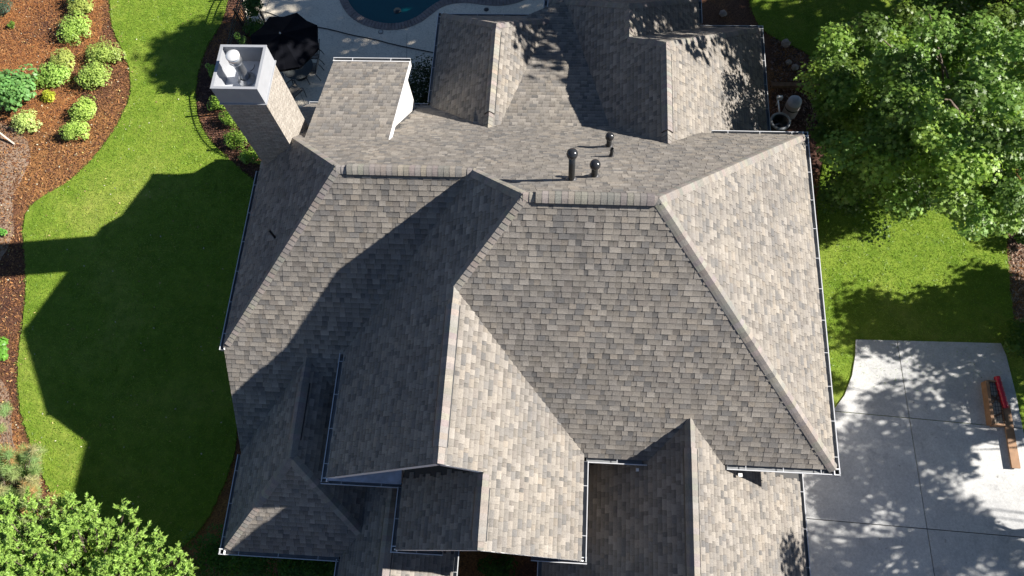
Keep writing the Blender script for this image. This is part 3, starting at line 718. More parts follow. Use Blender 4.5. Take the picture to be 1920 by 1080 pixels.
def shrub(name, px, py, r, h, col, label, cat='shrub', group=None, n=1600, ls=.07, shape=OVAL, mat=None, z0=0.0, seedpts=None, ax=1.0):
    c = at(px, py, z0 + h * .5); o = empty(name, (c.x, c.y, z0)); tag(o, label, cat, group)
    K = max(8, int(n / 60)); cl = rng.normal(size=(K, 3)); cl /= np.linalg.norm(cl, axis=1, keepdims=True)
    cl[:, 2] = np.abs(cl[:, 2]); rad = rng.uniform(.35, 1, (K, 1)) ** .6
    cen = cl * rad * np.array([[r * ax * random.uniform(.8, 1.15), r * random.uniform(.8, 1.15), h * .55]]) * rng.uniform(.6, 1.3, (K, 1)) + np.array([[0, 0, h * .35]])
    idx = rng.integers(0, K, n); d = rng.normal(size=(n, 3)); d /= np.linalg.norm(d, axis=1, keepdims=True)
    cr = .4 * min(r, .9) * rng.uniform(.5, 1, (n, 1)) ** .5
    pos = cen[idx] + d * cr; pos[:, 2] = np.maximum(pos[:, 2], .03)
    nr = d * .7 + cl[idx] * .5 + np.array([[0, 0, .9]]) + rng.normal(size=(n, 3)) * .3
    tone = rng.uniform(.8, 1.2, K)[idx][:, None]
    leaves('foliage', mat or M_leaf, o, pos, nr, rng.uniform(.7, 1.3, n) * ls, shape, tints(n, col) * tone)
    mb = MB()
    for i in range(min(K, 14)): mb.tube([(0, 0, 0), tuple(cen[i] * .5 + np.array([0, 0, -.05])), tuple(cen[i])], [.018, .012, .005], 5)
    mb.build('stem', M_bark, o); return o
def tree(name, base, trunk_h, tr, crown_c, crown_r, n, ls, col, label, shape, mat=None, K=120, cat='tree', group=None, cr=.9, flat=.6, zmin=None, limbs=9, hollow=.55, leafaxis=None):
    """crown_c relative to base, crown_r (rx,ry,rz)"""
    o = empty(name, base); tag(o, label, cat, group)
    d = rng.normal(size=(K, 3)); d /= np.linalg.norm(d, axis=1, keepdims=True); rad = rng.uniform(hollow ** 3, 1, (K, 1)) ** (1 / 3)
    lump = 1 + .18 * np.sin(3 * np.arctan2(d[:, 1], d[:, 0]) + 1.3)[:, None] + .12 * np.sin(7 * np.arctan2(d[:, 1], d[:, 0]) + .5)[:, None]
    cen = np.array(crown_c)[None, :] + d * rad * np.array(crown_r)[None, :] * lump
    idx = rng.integers(0, K, n); e = rng.normal(size=(n, 3)); e /= np.linalg.norm(e, axis=1, keepdims=True)
    rr = rng.uniform(.0, 1, (n, 1)) ** .45 * cr * rng.uniform(.6, 1.2, K)[idx][:, None]
    e2 = e * rr; e2[:, 2] *= flat; pos = cen[idx] + e2
    nr = e * .5 + np.array([[0, 0, 1.0]]) + rng.normal(size=(n, 3)) * .45
    tone = rng.uniform(.6, 1.4, K)[idx][:, None]
    hue = np.where(rng.uniform(0, 1, (K, 1)) < .28, 1, 0) * np.array([[.5, .32, .1]]) * rng.uniform(.4, 1, (K, 1)) + 1
    leaves('foliage', mat or M_leaf, o, pos, nr, rng.uniform(.55, 1.4, n) * ls, shape, tints(n, col, .25, .12) * tone * hue[idx], axis=(e if leafaxis else None))
    mb = MB(); top = Vector((crown_c[0] * .8, crown_c[1] * .8, crown_c[2]))
    mb.tube([(0, 0, -.1), (0, 0, .1), tuple(Vector((0, 0, trunk_h * .5)) + Vector((.06, .04, 0))), tuple(top * .7 + Vector((0, 0, crown_c[2] * .1))), tuple(top)], [tr * 1.5, tr * 1.15, tr, tr * .7, tr * .35], 10)
    mb.build('trunk', M_bark, o)
    for i in range(limbs * 3):
        tgt = Vector(cen[i % K]); s0 = Vector((0, 0, trunk_h)) * .6 + (top - Vector((0, 0, trunk_h)) * .6) * random.uniform(.1, .95)
        mid = s0.lerp(tgt, .5) + Vector((random.uniform(-.3, .3), random.uniform(-.3, .3), random.uniform(0, .4)))
        mb = MB(); mb.tube([s0, mid, tgt], [tr * .3, tr * .18, tr * .05], 6); mb.build('limb', M_bark, o)
    return o
# big maple, right
G1 = (.05, .115, .022)
maple = at(1830, 190, 5.5); tree('maple_tree', (maple.x + .2, maple.y, 0), 3, .2, (-.3, -.2, 5.4), (4.7, 3.9, 2.9), 80000, .125, (.125, .225, .045), 'large broad maple tree with glossy lobed leaves right of the house', LOBED, M_leafg, K=200, cr=.7, hollow=.35)
m2 = at(1650, 300, 2.2); tree('maple_tree', (m2.x, m2.y, 0), 1.2, .1, (0, 0, 2.5), (2.2, 2.6, 1.5), 16000, .11, (.07, .14, .03), 'smaller dark maple crowded under the big maple beside the right eave', LOBED, M_leafg, K=70, cr=.65, hollow=.3)
m3 = at(1890, 10, 4.0); tree('maple_tree', (m3.x, m3.y, 0), 1.6, .12, (0, 0, 4.0), (3.6, 2.2, 2.0), 24000, .125, (.09, .17, .035), 'dark green maple filling the top right corner behind the big maple', LOBED, M_leafg, K=90, cr=.75, hollow=.3)
# tree beyond the frame to the right whose shade dapples the drive
SH = dict(shape=LOBED, group='trees along the right boundary')
BL_ = ['leafy tree beyond the driveway whose shade covers the slab beside the garage roof', 'leafy tree beyond the driveway shading the middle slab joint', 'slim leafy tree whose ragged shade falls on the garage roof eave', 'tall leafy tree shading the far right of the lower driveway',
  'leafy tree whose shade reaches the lawn between driveway and main eave', 'low leafy tree dappling the top edge of the driveway', 'leafy tree shading the lawn at the upper right driveway corner', 'small round tree casting the round shadow on the right lawn', 'leafy tree standing lowest along the right boundary']
for i, (x, y, zc, rx, ry, rz, n) in enumerate(((17.5, 3.0, 5.6, 2.6, 2.6, 2.0, 12000), (20.5, 6.4, 6.6, 2.6, 2.3, 2.0, 9000), (14.3, 1.2, 8.0, 1.9, 2.2, 1.6, 12000), (24, 3.4, 8, 3, 3.0, 2.6, 12000),
        (18.5, 10.3, 4.6, 2.4, 1.0, 1.7, 6000), (20.5, 8.6, 4.0, 2.2, 1.4, 1.5, 5000), (23.5, 9.9, 5.8, 2.2, .9, 1.6, 5000), (20.2, 11.3, 3.8, .9, .7, .7, 5000), (21, -.6, 6.5, 3, 2.6, 2, 10000))):
    tree('boundary_tree', (x, y, 0), zc * .5, .16, (0, 0, zc), (rx, ry, rz), int(n * .64), .17, (.06, .13, .03), BL_[i], cr=.72, K=42, hollow=.15, **SH)
# trees behind the pool that shade the patio and the rear roofs
SB = dict(shape=OVAL, group='trees behind the pool and rear roofs')
RL_ = iter(['small topped tree behind the pool shading the black parasol', 'dark tree behind the pool shading the left of the patio', 'dark tree behind the pool shading the pool coping', 'dark tree behind the rear wing shading the patio beside its gutter', 'dark tree behind the rear lawn, farthest right of the tall row',
  'leaning dark tree shading the rear alcove roof', 'leaning dark tree shading the rear eave corner', 'leaning dark tree shading the saddle between the rear wings', 'low broad dark tree shading the rear lawn', 'dark tree at the far corner of the rear lawn'])
for (x, y, zc, rx, ry, rz, dy) in ((1.1, 25, 11, 1.6, 1.4, .9, -2.7), (5.2, 25, 11, 2.4, 2.8, 1.5, -1), (9.5, 25, 11.5, 3, 3, 2.6, -1), (14.5, 25, 11.5, 3, 3, 2.6, -1), (19.5, 25, 11, 3, 3, 3, -2), (10.5, 25.5, 11, 2.4, 2.6, 2.2, -5.4), (14.5, 25.5, 11, 2.6, 2.8, 2.6, -5.0), (5.5, 25.2, 10.5, 2.2, 2.2, 1.8, -4.2), (19.5, 24, 7, 3.2, 3, 3.4, -2), (24, 24, 8, 3.2, 3, 4, -2)):
    tree('rear_tree', (x, y, 0), zc * .5, .2, (0, dy, zc), (rx, ry, rz), int(2500 * rx * rz / 6.5) + (5200 if x < 2 else 0), .34, (.04, .09, .025), next(RL_), cr=1.1, K=60, hollow=.2, **SB)
# bottom-left broadleaf tree: twigs carrying whorls of lance leaves
def twig_tree():
    base = at(110, 1085, 2.6); o = empty('holly_tree', (base.x, base.y - 1.2, 0)); tag(o, 'bright green tree of narrow pointed leaves at the lower left corner', 'tree')
    P_, Nn, Ax, Sz, Tn = [], [], [], [], []
    mb = MB(); outline = [(-30, 985), (40, 985), (120, 975), (175, 975), (225, 985), (275, 1015), (320, 1060), (350, 1085), (360, 1130), (300, 1180), (-60, 1180)]
    cnt = 0; bx, by = base.x, base.y - 1.2
    tips = [(163, 932), (175, 950), (245, 958), (290, 1000), (345, 1050), (362, 1078), (20, 955), (60, 945), (95, 955), (130, 940), (200, 972), (232, 948), (262, 975), (272, 990), (308, 1012), (335, 1035), (350, 1062), (150, 965), (195, 990), (120, 970), (300, 1040)]
    cl = []
    for (x, y) in tips: cl.append((x, y, random.uniform(3.4, 4.2), 1))
    for _ in range(26):
        x = random.uniform(0, 365); cl.append((x, (930 if x < 215 else 930 + (x - 215) * .78) + random.uniform(-4, 26), random.uniform(3.2, 4.0), 1))
    while len(cl) < 720:
        x = random.uniform(-60, 355); y = random.uniform(960, 1180)
        lim = 968 if x < 205 else 968 + (x - 205) * .78
        if y < lim: continue
        cl.append((x, y, random.uniform(1.9, 4.4) - .6 * (x > 300), 0))
    for (x, y, z, tip) in cl:
        T = at(x, y, z); root = Vector((bx, by, 1.2)); d = (T - root).normalized(); d = (d + Vector((0, 0, .5))).normalized()
        ln = random.uniform(.35, .6) * (1.35 if tip else 1); s0 = T - d * ln
        mb.tube([root.lerp(s0, .75) + Vector((random.uniform(-.2, .2), random.uniform(-.2, .2), -.2)), s0, T], [.02, .012, .004], 5)
        for side in range(5):
            ang = random.uniform(0, 6.28); sd_ = Vector((math.cos(ang), math.sin(ang), random.uniform(-.1, .5)))
            p0 = s0.lerp(T, random.uniform(.1, .9)) if side else T - d * .25; dd = (d * .6 + sd_ * (.9 if side else 0)).normalized(); l2 = random.uniform(.18, .34)
            for q in range(20):
                u_ = random.random(); p = p0 + dd * l2 * u_; a2 = random.uniform(0, 6.28)
                perp = dd.orthogonal().normalized(); perp.rotate(Matrix.Rotation(a2, 3, dd)); la = (dd * .9 + perp * .8).normalized()
                P_.append(p + la * .05); Ax.append(la); nn = Vector((0, 0, 1)) + Vector((random.gauss(0, .4), random.gauss(0, .4), 0)); Nn.append(nn); Sz.append(random.uniform(.09, .13))
    n = len(P_); leaves('foliage', M_leafg, o, np.array([p - Vector((bx, by, 0)) for p in P_]), np.array(Nn), np.array(Sz), LANCE, tints(n, (.26, .41, .085), .35, .14), axis=np.array(Ax))
    t_ = mb.build('limb', M_bark, o); t_.matrix_parent_inverse = Matrix.Translation((-bx, -by, 0))
    mb = MB(); mb.tube([(0, 0, 0), (.03, 0, .6), (0, 0, 1.4)], [.12, .09, .06], 10); mb.build('trunk', M_bark, o)
twig_tree()
# pine at the left
def pine():
    b0 = at(40, 960, 2.0); o = empty('pine_tree', (b0.x - .3, b0.y, 0)); tag(o, 'soft yellow green pine tree with long needle tufts at the left edge', 'tree')
    bx, by = b0.x - .3, b0.y; P_, Nn, Ax, Sz, Tn = [], [], [], [], []
    mb = MB(); pts = [(118, 962), (75, 842), (25, 850), (50, 850), (60, 880), (5, 770), (0, 800), (108, 950), (10, 760)]
    while len(pts) < 270:
        x = random.uniform(-40, 110); y = random.uniform(838, 1010)
        if x > 70 and y < 930: continue
        pts.append((x, y))
    for i, (x, y) in enumerate(pts):
        T = at(x, y, random.uniform(1.6, 3.6) if i > 1 else 2.6); root = Vector((bx, by, 1.0 + (T.z - 1) * .4)); d = (T - root).normalized()
        d = (d + Vector((0, 0, .45))).normalized(); mb.tube([root, root.lerp(T, .6) - Vector((0, 0, .08)), T], [.03, .016, .006], 5)
        nn = 190; col = random.choice([(.34, .42, .16), (.28, .4, .13), (.4, .38, .18), (.27, .4, .15)])
        if random.random() < .15: col = (.5, .33, .14)
        for q in range(nn):
            r3 = Vector((random.gauss(0, 1), random.gauss(0, 1), random.gauss(0, 1))).normalized(); la = (d * .55 + r3 * .8).normalized(); ln = random.uniform(.16, .26)
            P_.append(T - d * random.uniform(0, .22) + la * ln * .5); Ax.append(la); Nn.append(Vector((random.gauss(0, .6), random.gauss(0, .6), 1))); Sz.append(ln); Tn.append(col)
    NEED = np.array([(.018, -.5), (.012, .5), (-.012, .5), (-.018, -.5)])
    leaves('foliage', M_leaf, o, np.array([p - Vector((bx, by, 0)) for p in P_]), np.array(Nn), np.array(Sz), NEED, np.array(Tn) * rng.uniform(.75, 1.25, (len(Tn), 1)), axis=np.array(Ax))
    t_ = mb.build('limb', M_bark, o); t_.matrix_parent_inverse = Matrix.Translation((-bx, -by, 0))
    mb = MB(); mb.tube([(0, 0, 0), (.02, 0, 1.2), (0, 0, 2.6), (0, 0, 3.4)], [.1, .08, .05, .02], 10); mb.build('trunk', M_bark, o)
pine()
# bed shrubs
LG = (.34, .46, .11)
BED = [(150, 10, .42, 'light green azalea at the top of the mulch bed, nearest the lawn corner'), (137, 53, .55, 'light green azalea, second down along the top of the mulch bed'),
       (119, 112, .4, 'small light green azalea above left of the twin azaleas'), (98, 143, .52, 'spreading light green azalea left of the twin azaleas'),
       (195, 100, .58, 'upper of two merged azaleas nearest the lawn edge'), (172, 142, .55, 'lower of two merged azaleas nearest the lawn edge'),
       (156, 205, .45, 'low light green azalea below the two merged azaleas'), (139, 243, .4, 'lowest light green azalea of the mulch bed')]
for i, (x, y, r, lab) in enumerate(BED):
    shrub('azalea_bush', x, y, r * 1.15, r * random.uniform(1.0, 1.5), (LG[0] * random.uniform(.85, 1.1), LG[1] * random.uniform(.85, 1.1), LG[2]), lab, group='azaleas in the mulch bed', n=2400, ls=.075)
shrub('azalea_bush', 91, 181, .34, .35, (.42, .46, .05), 'small yellow green bush left of centre in the mulch bed', n=800, ls=.06)
shrub('azalea_bush', 48, 226, .46, .6, (.48, .58, .2), 'pale green bush in front of the large leafed hydrangea', n=1500, ls=.07)
shrub('hydrangea_bush', 18, 168, 1.0, 1.5, (.14, .3, .09), 'large deep green hydrangea at the left edge of the mulch bed', n=2600, ls=.15)
shrub('azalea_bush', 25, 46, .2, .3, (.16, .27, .05), 'tiny bush near the top left corner', n=300, ls=.06)
shrub('juniper_bush', 0, 12, .5, .9, (.06, .11, .08), 'blue green conifer bush in the top left corner', n=1800, ls=.07, shape=LANCE)
shrub('juniper_bush', 142, -8, .4, .9, (.1, .2, .12), 'blue green bush just behind the topmost azalea', n=1000, ls=.07, shape=LANCE)
shrub('laurel_bush', -4, 652, .4, .8, (.12, .3, .04), 'bright green bush cut by the left edge of the photo', n=900, ls=.1)
shrub('laurel_bush', -8, 440, .3, .6, (.1, .28, .05), 'bright green sprig at the left edge above the chimney shadow', n=400, ls=.1)
for x, y, r, lab in ((401, 133, .28, 'small boxwood left of the chimney shroud'), (412, 190, .42, 'boxwood just below left of the chimney shroud'), (432, 218, .46, 'boxwood beside the middle of the chimney'), (446, 260, .44, 'boxwood low beside the chimney'), (470, 292, .36, 'shaded boxwood at the foot of the chimney')):
    shrub('boxwood', x, y, r, r * 1.6, (.24, .38, .06), lab, group='boxwoods beside the chimney', n=1500, ls=.055)
shrub('laurel_bush', 478, 50, .42, .9, (.05, .13, .02), 'green bush between fence and black parasol', n=1500, ls=.07)
for x, y, r, lab in ((398, 1042, .75, 'dark bush at the lower left corner of the front roof'), (468, 1064, .8, 'wide dark bush below the front gutter'), (548, 1066, .5, 'round dark bush below the middle of the front gutter'), (592, 1066, .45, 'round dark bush right of the middle below the front gutter'), (626, 1068, .35, 'dark bush tucked in the roof corner below the front gutter')):
    shrub('yew_bush', x, y, r, r * 1.3, (.05, .14, .02), lab, group='bushes below the front gutter', n=2600, ls=.07)
shrub('yew_bush', 935, 1068, .5, .8, (.05, .14, .02), 'dark bush in the gap between the two front roofs', n=1500, ls=.07)
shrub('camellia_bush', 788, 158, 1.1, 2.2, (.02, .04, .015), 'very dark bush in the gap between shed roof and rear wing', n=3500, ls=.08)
shrub('camellia_bush', 1915, 630, .55, 1.2, (.06, .13, .02), 'bush at the right edge above the driveway', n=1500, ls=.09)
shrub('camellia_bush', 1925, 440, .5, 1.0, (.05, .11, .02), 'bush at the right edge below the maple', n=900, ls=.09)
# columnar shrubs inside the fence (their shade falls over the lawn)
for px, py, h_, lab in ((478, 8, 2.6, 'tall narrow evergreen by the fence near the top edge'), (470, 112, 3.0, 'tall narrow evergreen behind the chimney shroud')):
    shrub('columnar_evergreen', px, py, .35, h_, (.04, .1, .02), lab, n=2200, ls=.08, z0=0)

# ------------------------------------------------------------------ fence along the bed
shadow = [(440, -60), (392, 10), (378, 55), (362, 110), (350, 175), (352, 205), (362, 245), (385, 278), (425, 300)]
fp = [Vector((at(x, y).x + 2.1, at(x, y).y + .25)) for x, y in shadow]
fp = resample(chaikin(fp, 2, closed=False), .125)
fence = empty('picket_fence', (fp[len(fp) // 2].x, fp[len(fp) // 2].y, 0)); tag(fence, 'curving black metal picket fence between lawn and patio', 'fence')
FH = 1.45
for zr in (.2, FH - .28, FH - .08):
    for i in range(0, len(fp) - 1, 16):
        seg = fp[i:i + 17]; mb = MB(); mb.tube([(p.x, p.y, zr) for p in seg], .024, 4); local(mb.build('rail', M_blackmetal, fence), fence)
pm = MB(); pm.box(-.013, -.013, .08, .013, .013, FH); pk = None
for i, p in enumerate(fp):
    if i % 16 == 0:
        mb = MB(); mb.box(-.035, -.035, 0, .035, .035, FH + .05); mb.box(-.045, -.045, FH + .05, .045, .045, FH + .08); q = mb.build('post', M_blackmetal, fence)
    elif pk is None: q = pm.build('picket', M_blackmetal, fence); pk = q
    else: q = pk.copy(); C.objects.link(q)
    q.location = (p.x - fence.location.x, p.y - fence.location.y, 0)

# ------------------------------------------------------------------ patio furniture
um = at(530, 72, 2.35); umb = empty('parasol', (um.x, um.y, .08)); tag(umb, 'open black octagonal parasol on the patio behind the chimney', 'parasol')
M_cloth = plain('black_canvas', (.004, .0045, .007), .95, noise=.2, nscale=3, spec=.1)
R8 = 1.42; mb = MB(); ringp = [Vector((R8 * math.cos(math.pi * (k + .5) / 4 + .2), R8 * math.sin(math.pi * (k + .5) / 4 + .2), 2.1)) for k in range(8)]; apex = Vector((0, 0, 2.55))
for k in range(8):
    a_, b2 = ringp[k], ringp[(k + 1) % 8]; m1 = a_.lerp(apex, .5) + Vector((0, 0, -.02)); m2 = b2.lerp(apex, .5) + Vector((0, 0, -.02)); mm = (m1 + m2) / 2 - Vector((0, 0, .03)); me_ = (a_ + b2) / 2 - (a_ + b2) / 2 * .03
    mb.face([a_, me_, mm, m1]); mb.face([me_, b2, m2, mm]); mb.face([m1, mm, apex]); mb.face([mm, m2, apex]); mb.face([a_, me_, me_ - Vector((0, 0, .12)), a_ - Vector((0, 0, .12))]); mb.face([me_, b2, b2 - Vector((0, 0, .12)), me_ - Vector((0, 0, .12))])
mb.build('canopy', M_cloth, umb)
for k in range(8): mb = MB(); mb.bar(ringp[k] - Vector((0, 0, .02)), apex - Vector((0, 0, .05)), .015); mb.build('rib', M_blackmetal, umb)
mb = MB(); mb.tube([(0, 0, 0), (0, 0, 2.55)], .022, 10); mb.build('pole', M_blackmetal, umb)
mb = MB(); mb.lathe((0, 0, 2.55), [(.03, 0), (.035, .03), (.02, .07), (.001, .08)], 12); mb.build('finial', plain('pale_knob', (.5, .5, .48), .4), umb)
mb = MB(); mb.lathe((0, 0, 0), [(.28, 0), (.28, .05), (.1, .1), (.04, .12)], 20); mb.build('base', M_blackmetal, umb)
tb = empty('patio_table', (um.x + .1, um.y - .1, .08)); tag(tb, 'patio table standing under the black parasol', 'table')
mb = MB(); mb.lathe((0, 0, .68), [(.06, 0), (.62, 0), (.62, .025), (.06, .025)], 28, smooth=False); mb.build('table_top', plain('table_glass', (.1, .11, .11), .15), tb)
for k in range(4): mb = MB(); a_ = math.pi / 4 + k * math.pi / 2; mb.tube([(.5 * math.cos(a_), .5 * math.sin(a_), 0), (.4 * math.cos(a_), .4 * math.sin(a_), .68)], .018, 6); mb.build('leg', M_blackmetal, tb)
M_sling = plain('sling_fabric', (.3, .27, .23), .8, noise=.1)
def chair(px, py, rz, label, group):
    c = at(px, py, .5); o = empty('patio_chair', (c.x, c.y, .08), rz); tag(o, label, 'chair', group)
    mb = MB(); mb.mesh([(-.22, -.22, .42), (.22, -.22, .42), (.22, .22, .44), (-.22, .22, .44), (-.22, -.22, .405), (.22, -.22, .405), (.22, .22, .425), (-.22, .22, .425)], [(0, 1, 2, 3), (7, 6, 5, 4), (0, 4, 5, 1), (1, 5, 6, 2), (2, 6, 7, 3), (3, 7, 4, 0)]); mb.build('seat', M_sling, o)
    mb = MB(); mb.mesh([(-.22, -.24, .44), (.22, -.24, .44), (.22, -.4, .92), (-.22, -.4, .92), (-.22, -.255, .44), (.22, -.255, .44), (.22, -.415, .92), (-.22, -.415, .92)], [(3, 2, 1, 0), (4, 5, 6, 7), (0, 1, 5, 4), (1, 2, 6, 5), (2, 3, 7, 6), (3, 0, 4, 7)]); mb.build('backrest', M_sling, o)
    for s_ in (-1, 1):
        x = s_ * .25
        mb = MB(); mb.tube([(x, -.42, .94), (x, -.23, .42), (x, .24, .44)], .016, 6); mb.build('side_rail', M_blackmetal, o)
        mb = MB(); mb.tube([(x * 1.15, -.33, .66), (x * 1.2, -.05, .68), (x * 1.2, .2, .66), (x * 1.15, .27, .55), (x * 1.1, .24, .0)], .017, 6); mb.build('armrest', M_blackmetal, o)
        mb = MB(); mb.tube([(x, -.2, .42), (x * 1.05, -.3, .2), (x * 1.05, -.34, 0)], .016, 6); mb.build('leg', M_blackmetal, o)
    mb = MB(); mb.tube([(-.25, .2, .4), (.25, .2, .4)], .014, 6); mb.tube([(-.25, -.4, .93), (.25, -.4, .93)], .014, 6); mb.build('crossbar', M_blackmetal, o)
gp = 'sling chairs around the patio table'
chair(587, 101, math.radians(100), 'beige sling chair at the right of the parasol, farther from the shed roof', gp)
chair(584, 128, math.radians(85), 'beige sling chair at the right of the parasol, nearer the shed roof', gp)
chair(552, 170, math.radians(-40), 'beige sling chair turned away by itself beside the chimney', gp)
chair(510, 138, math.radians(-10), 'beige sling chair mostly hidden between parasol and chimney', gp)
# hoses
def cable(name, pts, r, mat, label, cat, z=.1):
    P_ = chaikin([at(x, y, z) for x, y in pts], 2, closed=False); mb = MB(); mb.tube(P_, r, 6); return tag(mb.build(name, mat), label, cat)
M_rub = plain('rubber', (.015, .018, .022), .5)
cable('garden_hose', [(585, 49), (620, 55), (660, 66), (700, 73), (740, 84), (780, 92), (830, 102)], .022, M_rub, 'thin dark hose running across the patio from parasol to rear wing', 'hose')
cable('garden_hose', [(470, 30), (484, 22), (500, 22), (520, 30), (540, 40)], .016, M_rub, 'short dark hose curling behind the parasol', 'hose')
M_orange = plain('brown_hose', (.22, .09, .03), .6)
cable('drip_hose', [(58, 2), (50, 20), (40, 38), (38, 60), (55, 73), (85, 71), (100, 80), (118, 100), (128, 125), (142, 150)], .016, M_orange, 'thin brown drip line looping through the mulch bed', 'hose', .03)
# stake at left edge
mb = MB(); mb.bar(at(-25, 230, .45), at(27, 270, .05), .06, .05); tag(mb.build('wooden_stake', plain('pale_wood', (.6, .52, .42), .7, noise=.1)), 'pale wooden pole lying on bare soil at the left edge', 'pole')

# ------------------------------------------------------------------ pool equipment beside the right rear wing
c_ = at(1480, 212, .1); tk = empty('filter_tank', (c_.x, c_.y, 0)); tag(tk, 'pale cylindrical pool filter tank with blue grey lid beside the rear wing', 'tank')
mb = MB(); mb.lathe((0, 0, 0), [(.24, 0), (.27, .05), (.27, .75), (.26, .8)], 26); mb.build('tank_body', plain('tank_plastic', (.27, .24, .23), .6), tk)
mb = MB(); mb.lathe((0, 0, 0), [(.28, .52), (.295, .53), (.295, .57), (.28, .58)], 26); mb.build('clamp_band', M_blackmetal, tk)
mb = MB(); mb.lathe((0, 0, 0), [(.26, .8), (.25, .9), (.2, .97), (.1, 1.0), (.001, 1.01)], 26); mb.build('lid', plain('tank_lid', (.3, .34, .42), .5), tk)
c_ = at(1460, 234, .4); ac = empty('condenser_unit', (c_.x, c_.y, 0)); tag(ac, 'round dark condenser unit with grey rim tucked against the rear wing wall', 'condenser')
mb = MB(); mb.lathe((0, 0, 0), [(.36, 0), (.36, .62), (.3, .64), (.28, .55), (.05, .5), (.001, .5)], 28); mb.build('casing', M_blackmetal, ac)
mb = MB(); mb.lathe((0, 0, 0), [(.36, .6), (.385, .62), (.385, .66), (.31, .68), (.3, .65)], 28); mb.build('rim', plain('grey_rim', (.25, .27, .29), .5), ac)
for k in range(5): mb = MB(); a_ = k * 2 * math.pi / 5; mb.obox((.14 * math.cos(a_), .14 * math.sin(a_), .57), Vector((.1 * math.cos(a_), .1 * math.sin(a_), 0)), Vector((-.05 * math.sin(a_), .05 * math.cos(a_), .02)), Vector((0, 0, .004))); mb.build('fan_blade', M_black, ac)
mb = MB(); p0, p1 = at(1459, 189, .35), at(1462, 216, .3); mb.tube([p0 + Vector((0, 0, -.3)), p0, p1, p1 + Vector((.0, -.0, -.3))], .03, 8); tag(mb.build('water_pipe', M_white), 'white plastic pipe run between condenser and filter tank', 'pipe')
mb = MB(); p0 = at(1463, 181, .2); mb.box(p0.x - .1, p0.y - .06, 0, p0.x + .1, p0.y + .06, .2); mb.box(p0.x - .07, p0.y - .04, .2, p0.x + .07, p0.y + .04, .23); tag(mb.build('valve_box', M_white), 'small white valve box beside the rear wing', 'box')
mb = MB(); p0, p1 = at(1478, 218, .05), at(1488, 220, .05); mb.bar(at(1465, 221, .1), at(1490, 220, .1), .06, .05); tag(mb.build('floor_pipe', plain('grey_pipe', (.4, .4, .4), .5)), 'short grey pipe lying at the foot of the filter tank', 'pipe')
for (a_, b2, lab) in (((1447, 160), (1560, 160), 'brown landscape timber edging the planting bed beside the rear wing'),):
    mb = MB(); mb.bar(at(*a_, .1), at(*b2, .1), .18, .16); tag(mb.build('landscape_timber', plain('timber', (.16, .09, .05), .85, noise=.3, nscale=8)), lab, 'timber')
# rocks
M_rock = plain('rock', (.28, .22, .18), .85, noise=.3, nscale=5, bump=.8, bscale=8)
def rock(px, py, r, lab):
    c = at(px, py, 0); import bmesh
    bm = bmesh.new(); bmesh.ops.create_icosphere(bm, subdivisions=2, radius=r)
    for v in bm.verts: v.co *= random.uniform(.82, 1.1); v.co.z *= .6
    me = bpy.data.meshes.new('rock'); bm.to_mesh(me); bm.free(); me.materials.append(M_rock); o = link(bpy.data.objects.new('rock', me)); o.location = (c.x, c.y, r * .3); tag(o, lab, 'rock')
rock(1355, 27, .17, 'rock in the shaded bed behind the rear roofs'); rock(1473, 83, .2, 'grey rock on the shaded lawn edge near the rear wing'); rock(1490, 128, .16, 'reddish rock in the bed beside the rear wing corner'); rock(1478, 118, .13, 'smaller reddish rock in the bed beside the rear wing corner')

# ------------------------------------------------------------------ mesh topped wooden box on the driveway
M_wood = plain('planed_wood', (.3, .17, .09), .7, noise=.2, nscale=5); M_red = plain('red_vinyl', (.42, .01, .03), .3)
bc = at(1862, 757, .2); p0 = at(1847, 717, .3); p1 = at(1858, 798, .3); ang = math.atan2(p1.x - p0.x, -(p1.y - p0.y))
bxo = empty('mesh_crate', (bc.x, bc.y, .09), ang); tag(bxo, 'long wooden crate with wire mesh top standing on the driveway', 'crate')
L2 = (p1 - p0).length / 2; W2 = .24; HB = .32
mb = MB(); mb.box(-W2, -L2, 0, -W2 + .1, L2, HB); mb.build('side_board', M_wood, bxo)
mb = MB(); mb.box(W2 - .04, -L2, 0, W2, L2, HB * .8); mb.build('side_board', M_wood, bxo)
for s_ in (-1, 1): mb = MB(); mb.box(-W2 + .1, s_ * L2 - .03, 0, W2 - .04, s_ * L2 + .03, HB * .9); mb.build('end_board', M_wood, bxo)
mb = MB(); mb.box(-W2 + .1, -L2 + .03, .14, W2 - .04, L2 - .03, .17); mb.build('floor_board', plain('pale_ply', (.6, .52, .42), .7, noise=.1), bxo)
for i in range(11): mb = MB(); y = -L2 + .1 + i * (2 * L2 - .2) / 10; mb.bar((-W2 + .1, y, HB * .85), (W2 - .04, y, HB * .78), .012); mb.build('wire', M_blackmetal, bxo)
for i in range(5): mb = MB(); x = -W2 + .14 + i * .08; mb.bar((x, -L2, HB * .83), (x, L2, HB * .83), .01); mb.build('wire', M_blackmetal, bxo)
for y0_, y1_ in ((-.1, .35), (.3, .05), (-.5, -.3)): mb = MB(); mb.bar((-W2 + .1, y0_, HB * .6), (W2 - .04, y1_, HB * .6), .06, .03); mb.build('brace', M_wood, bxo)
ra, rb = at(1869, 706, .35), at(1886, 765, .35); mb = MB(); K_ = 16
pts = [ra.lerp(rb, i / (K_ * 2)) for i in range(K_ * 2 + 1)]; mb.tube(pts, [.1 if (i % 5) else .085 for i in range(len(pts))], 12); o = mb.build('padded_roll', M_red); tag(o, 'red padded vinyl roll lying along the wooden crate', 'roll')
mb = MB(); mb.bar(at(1885, 760, .2), at(1905, 878, .2), .26, .06); tag(mb.build('wooden_plank', M_wood), 'long brown plank lying on the driveway below the red roll', 'plank')

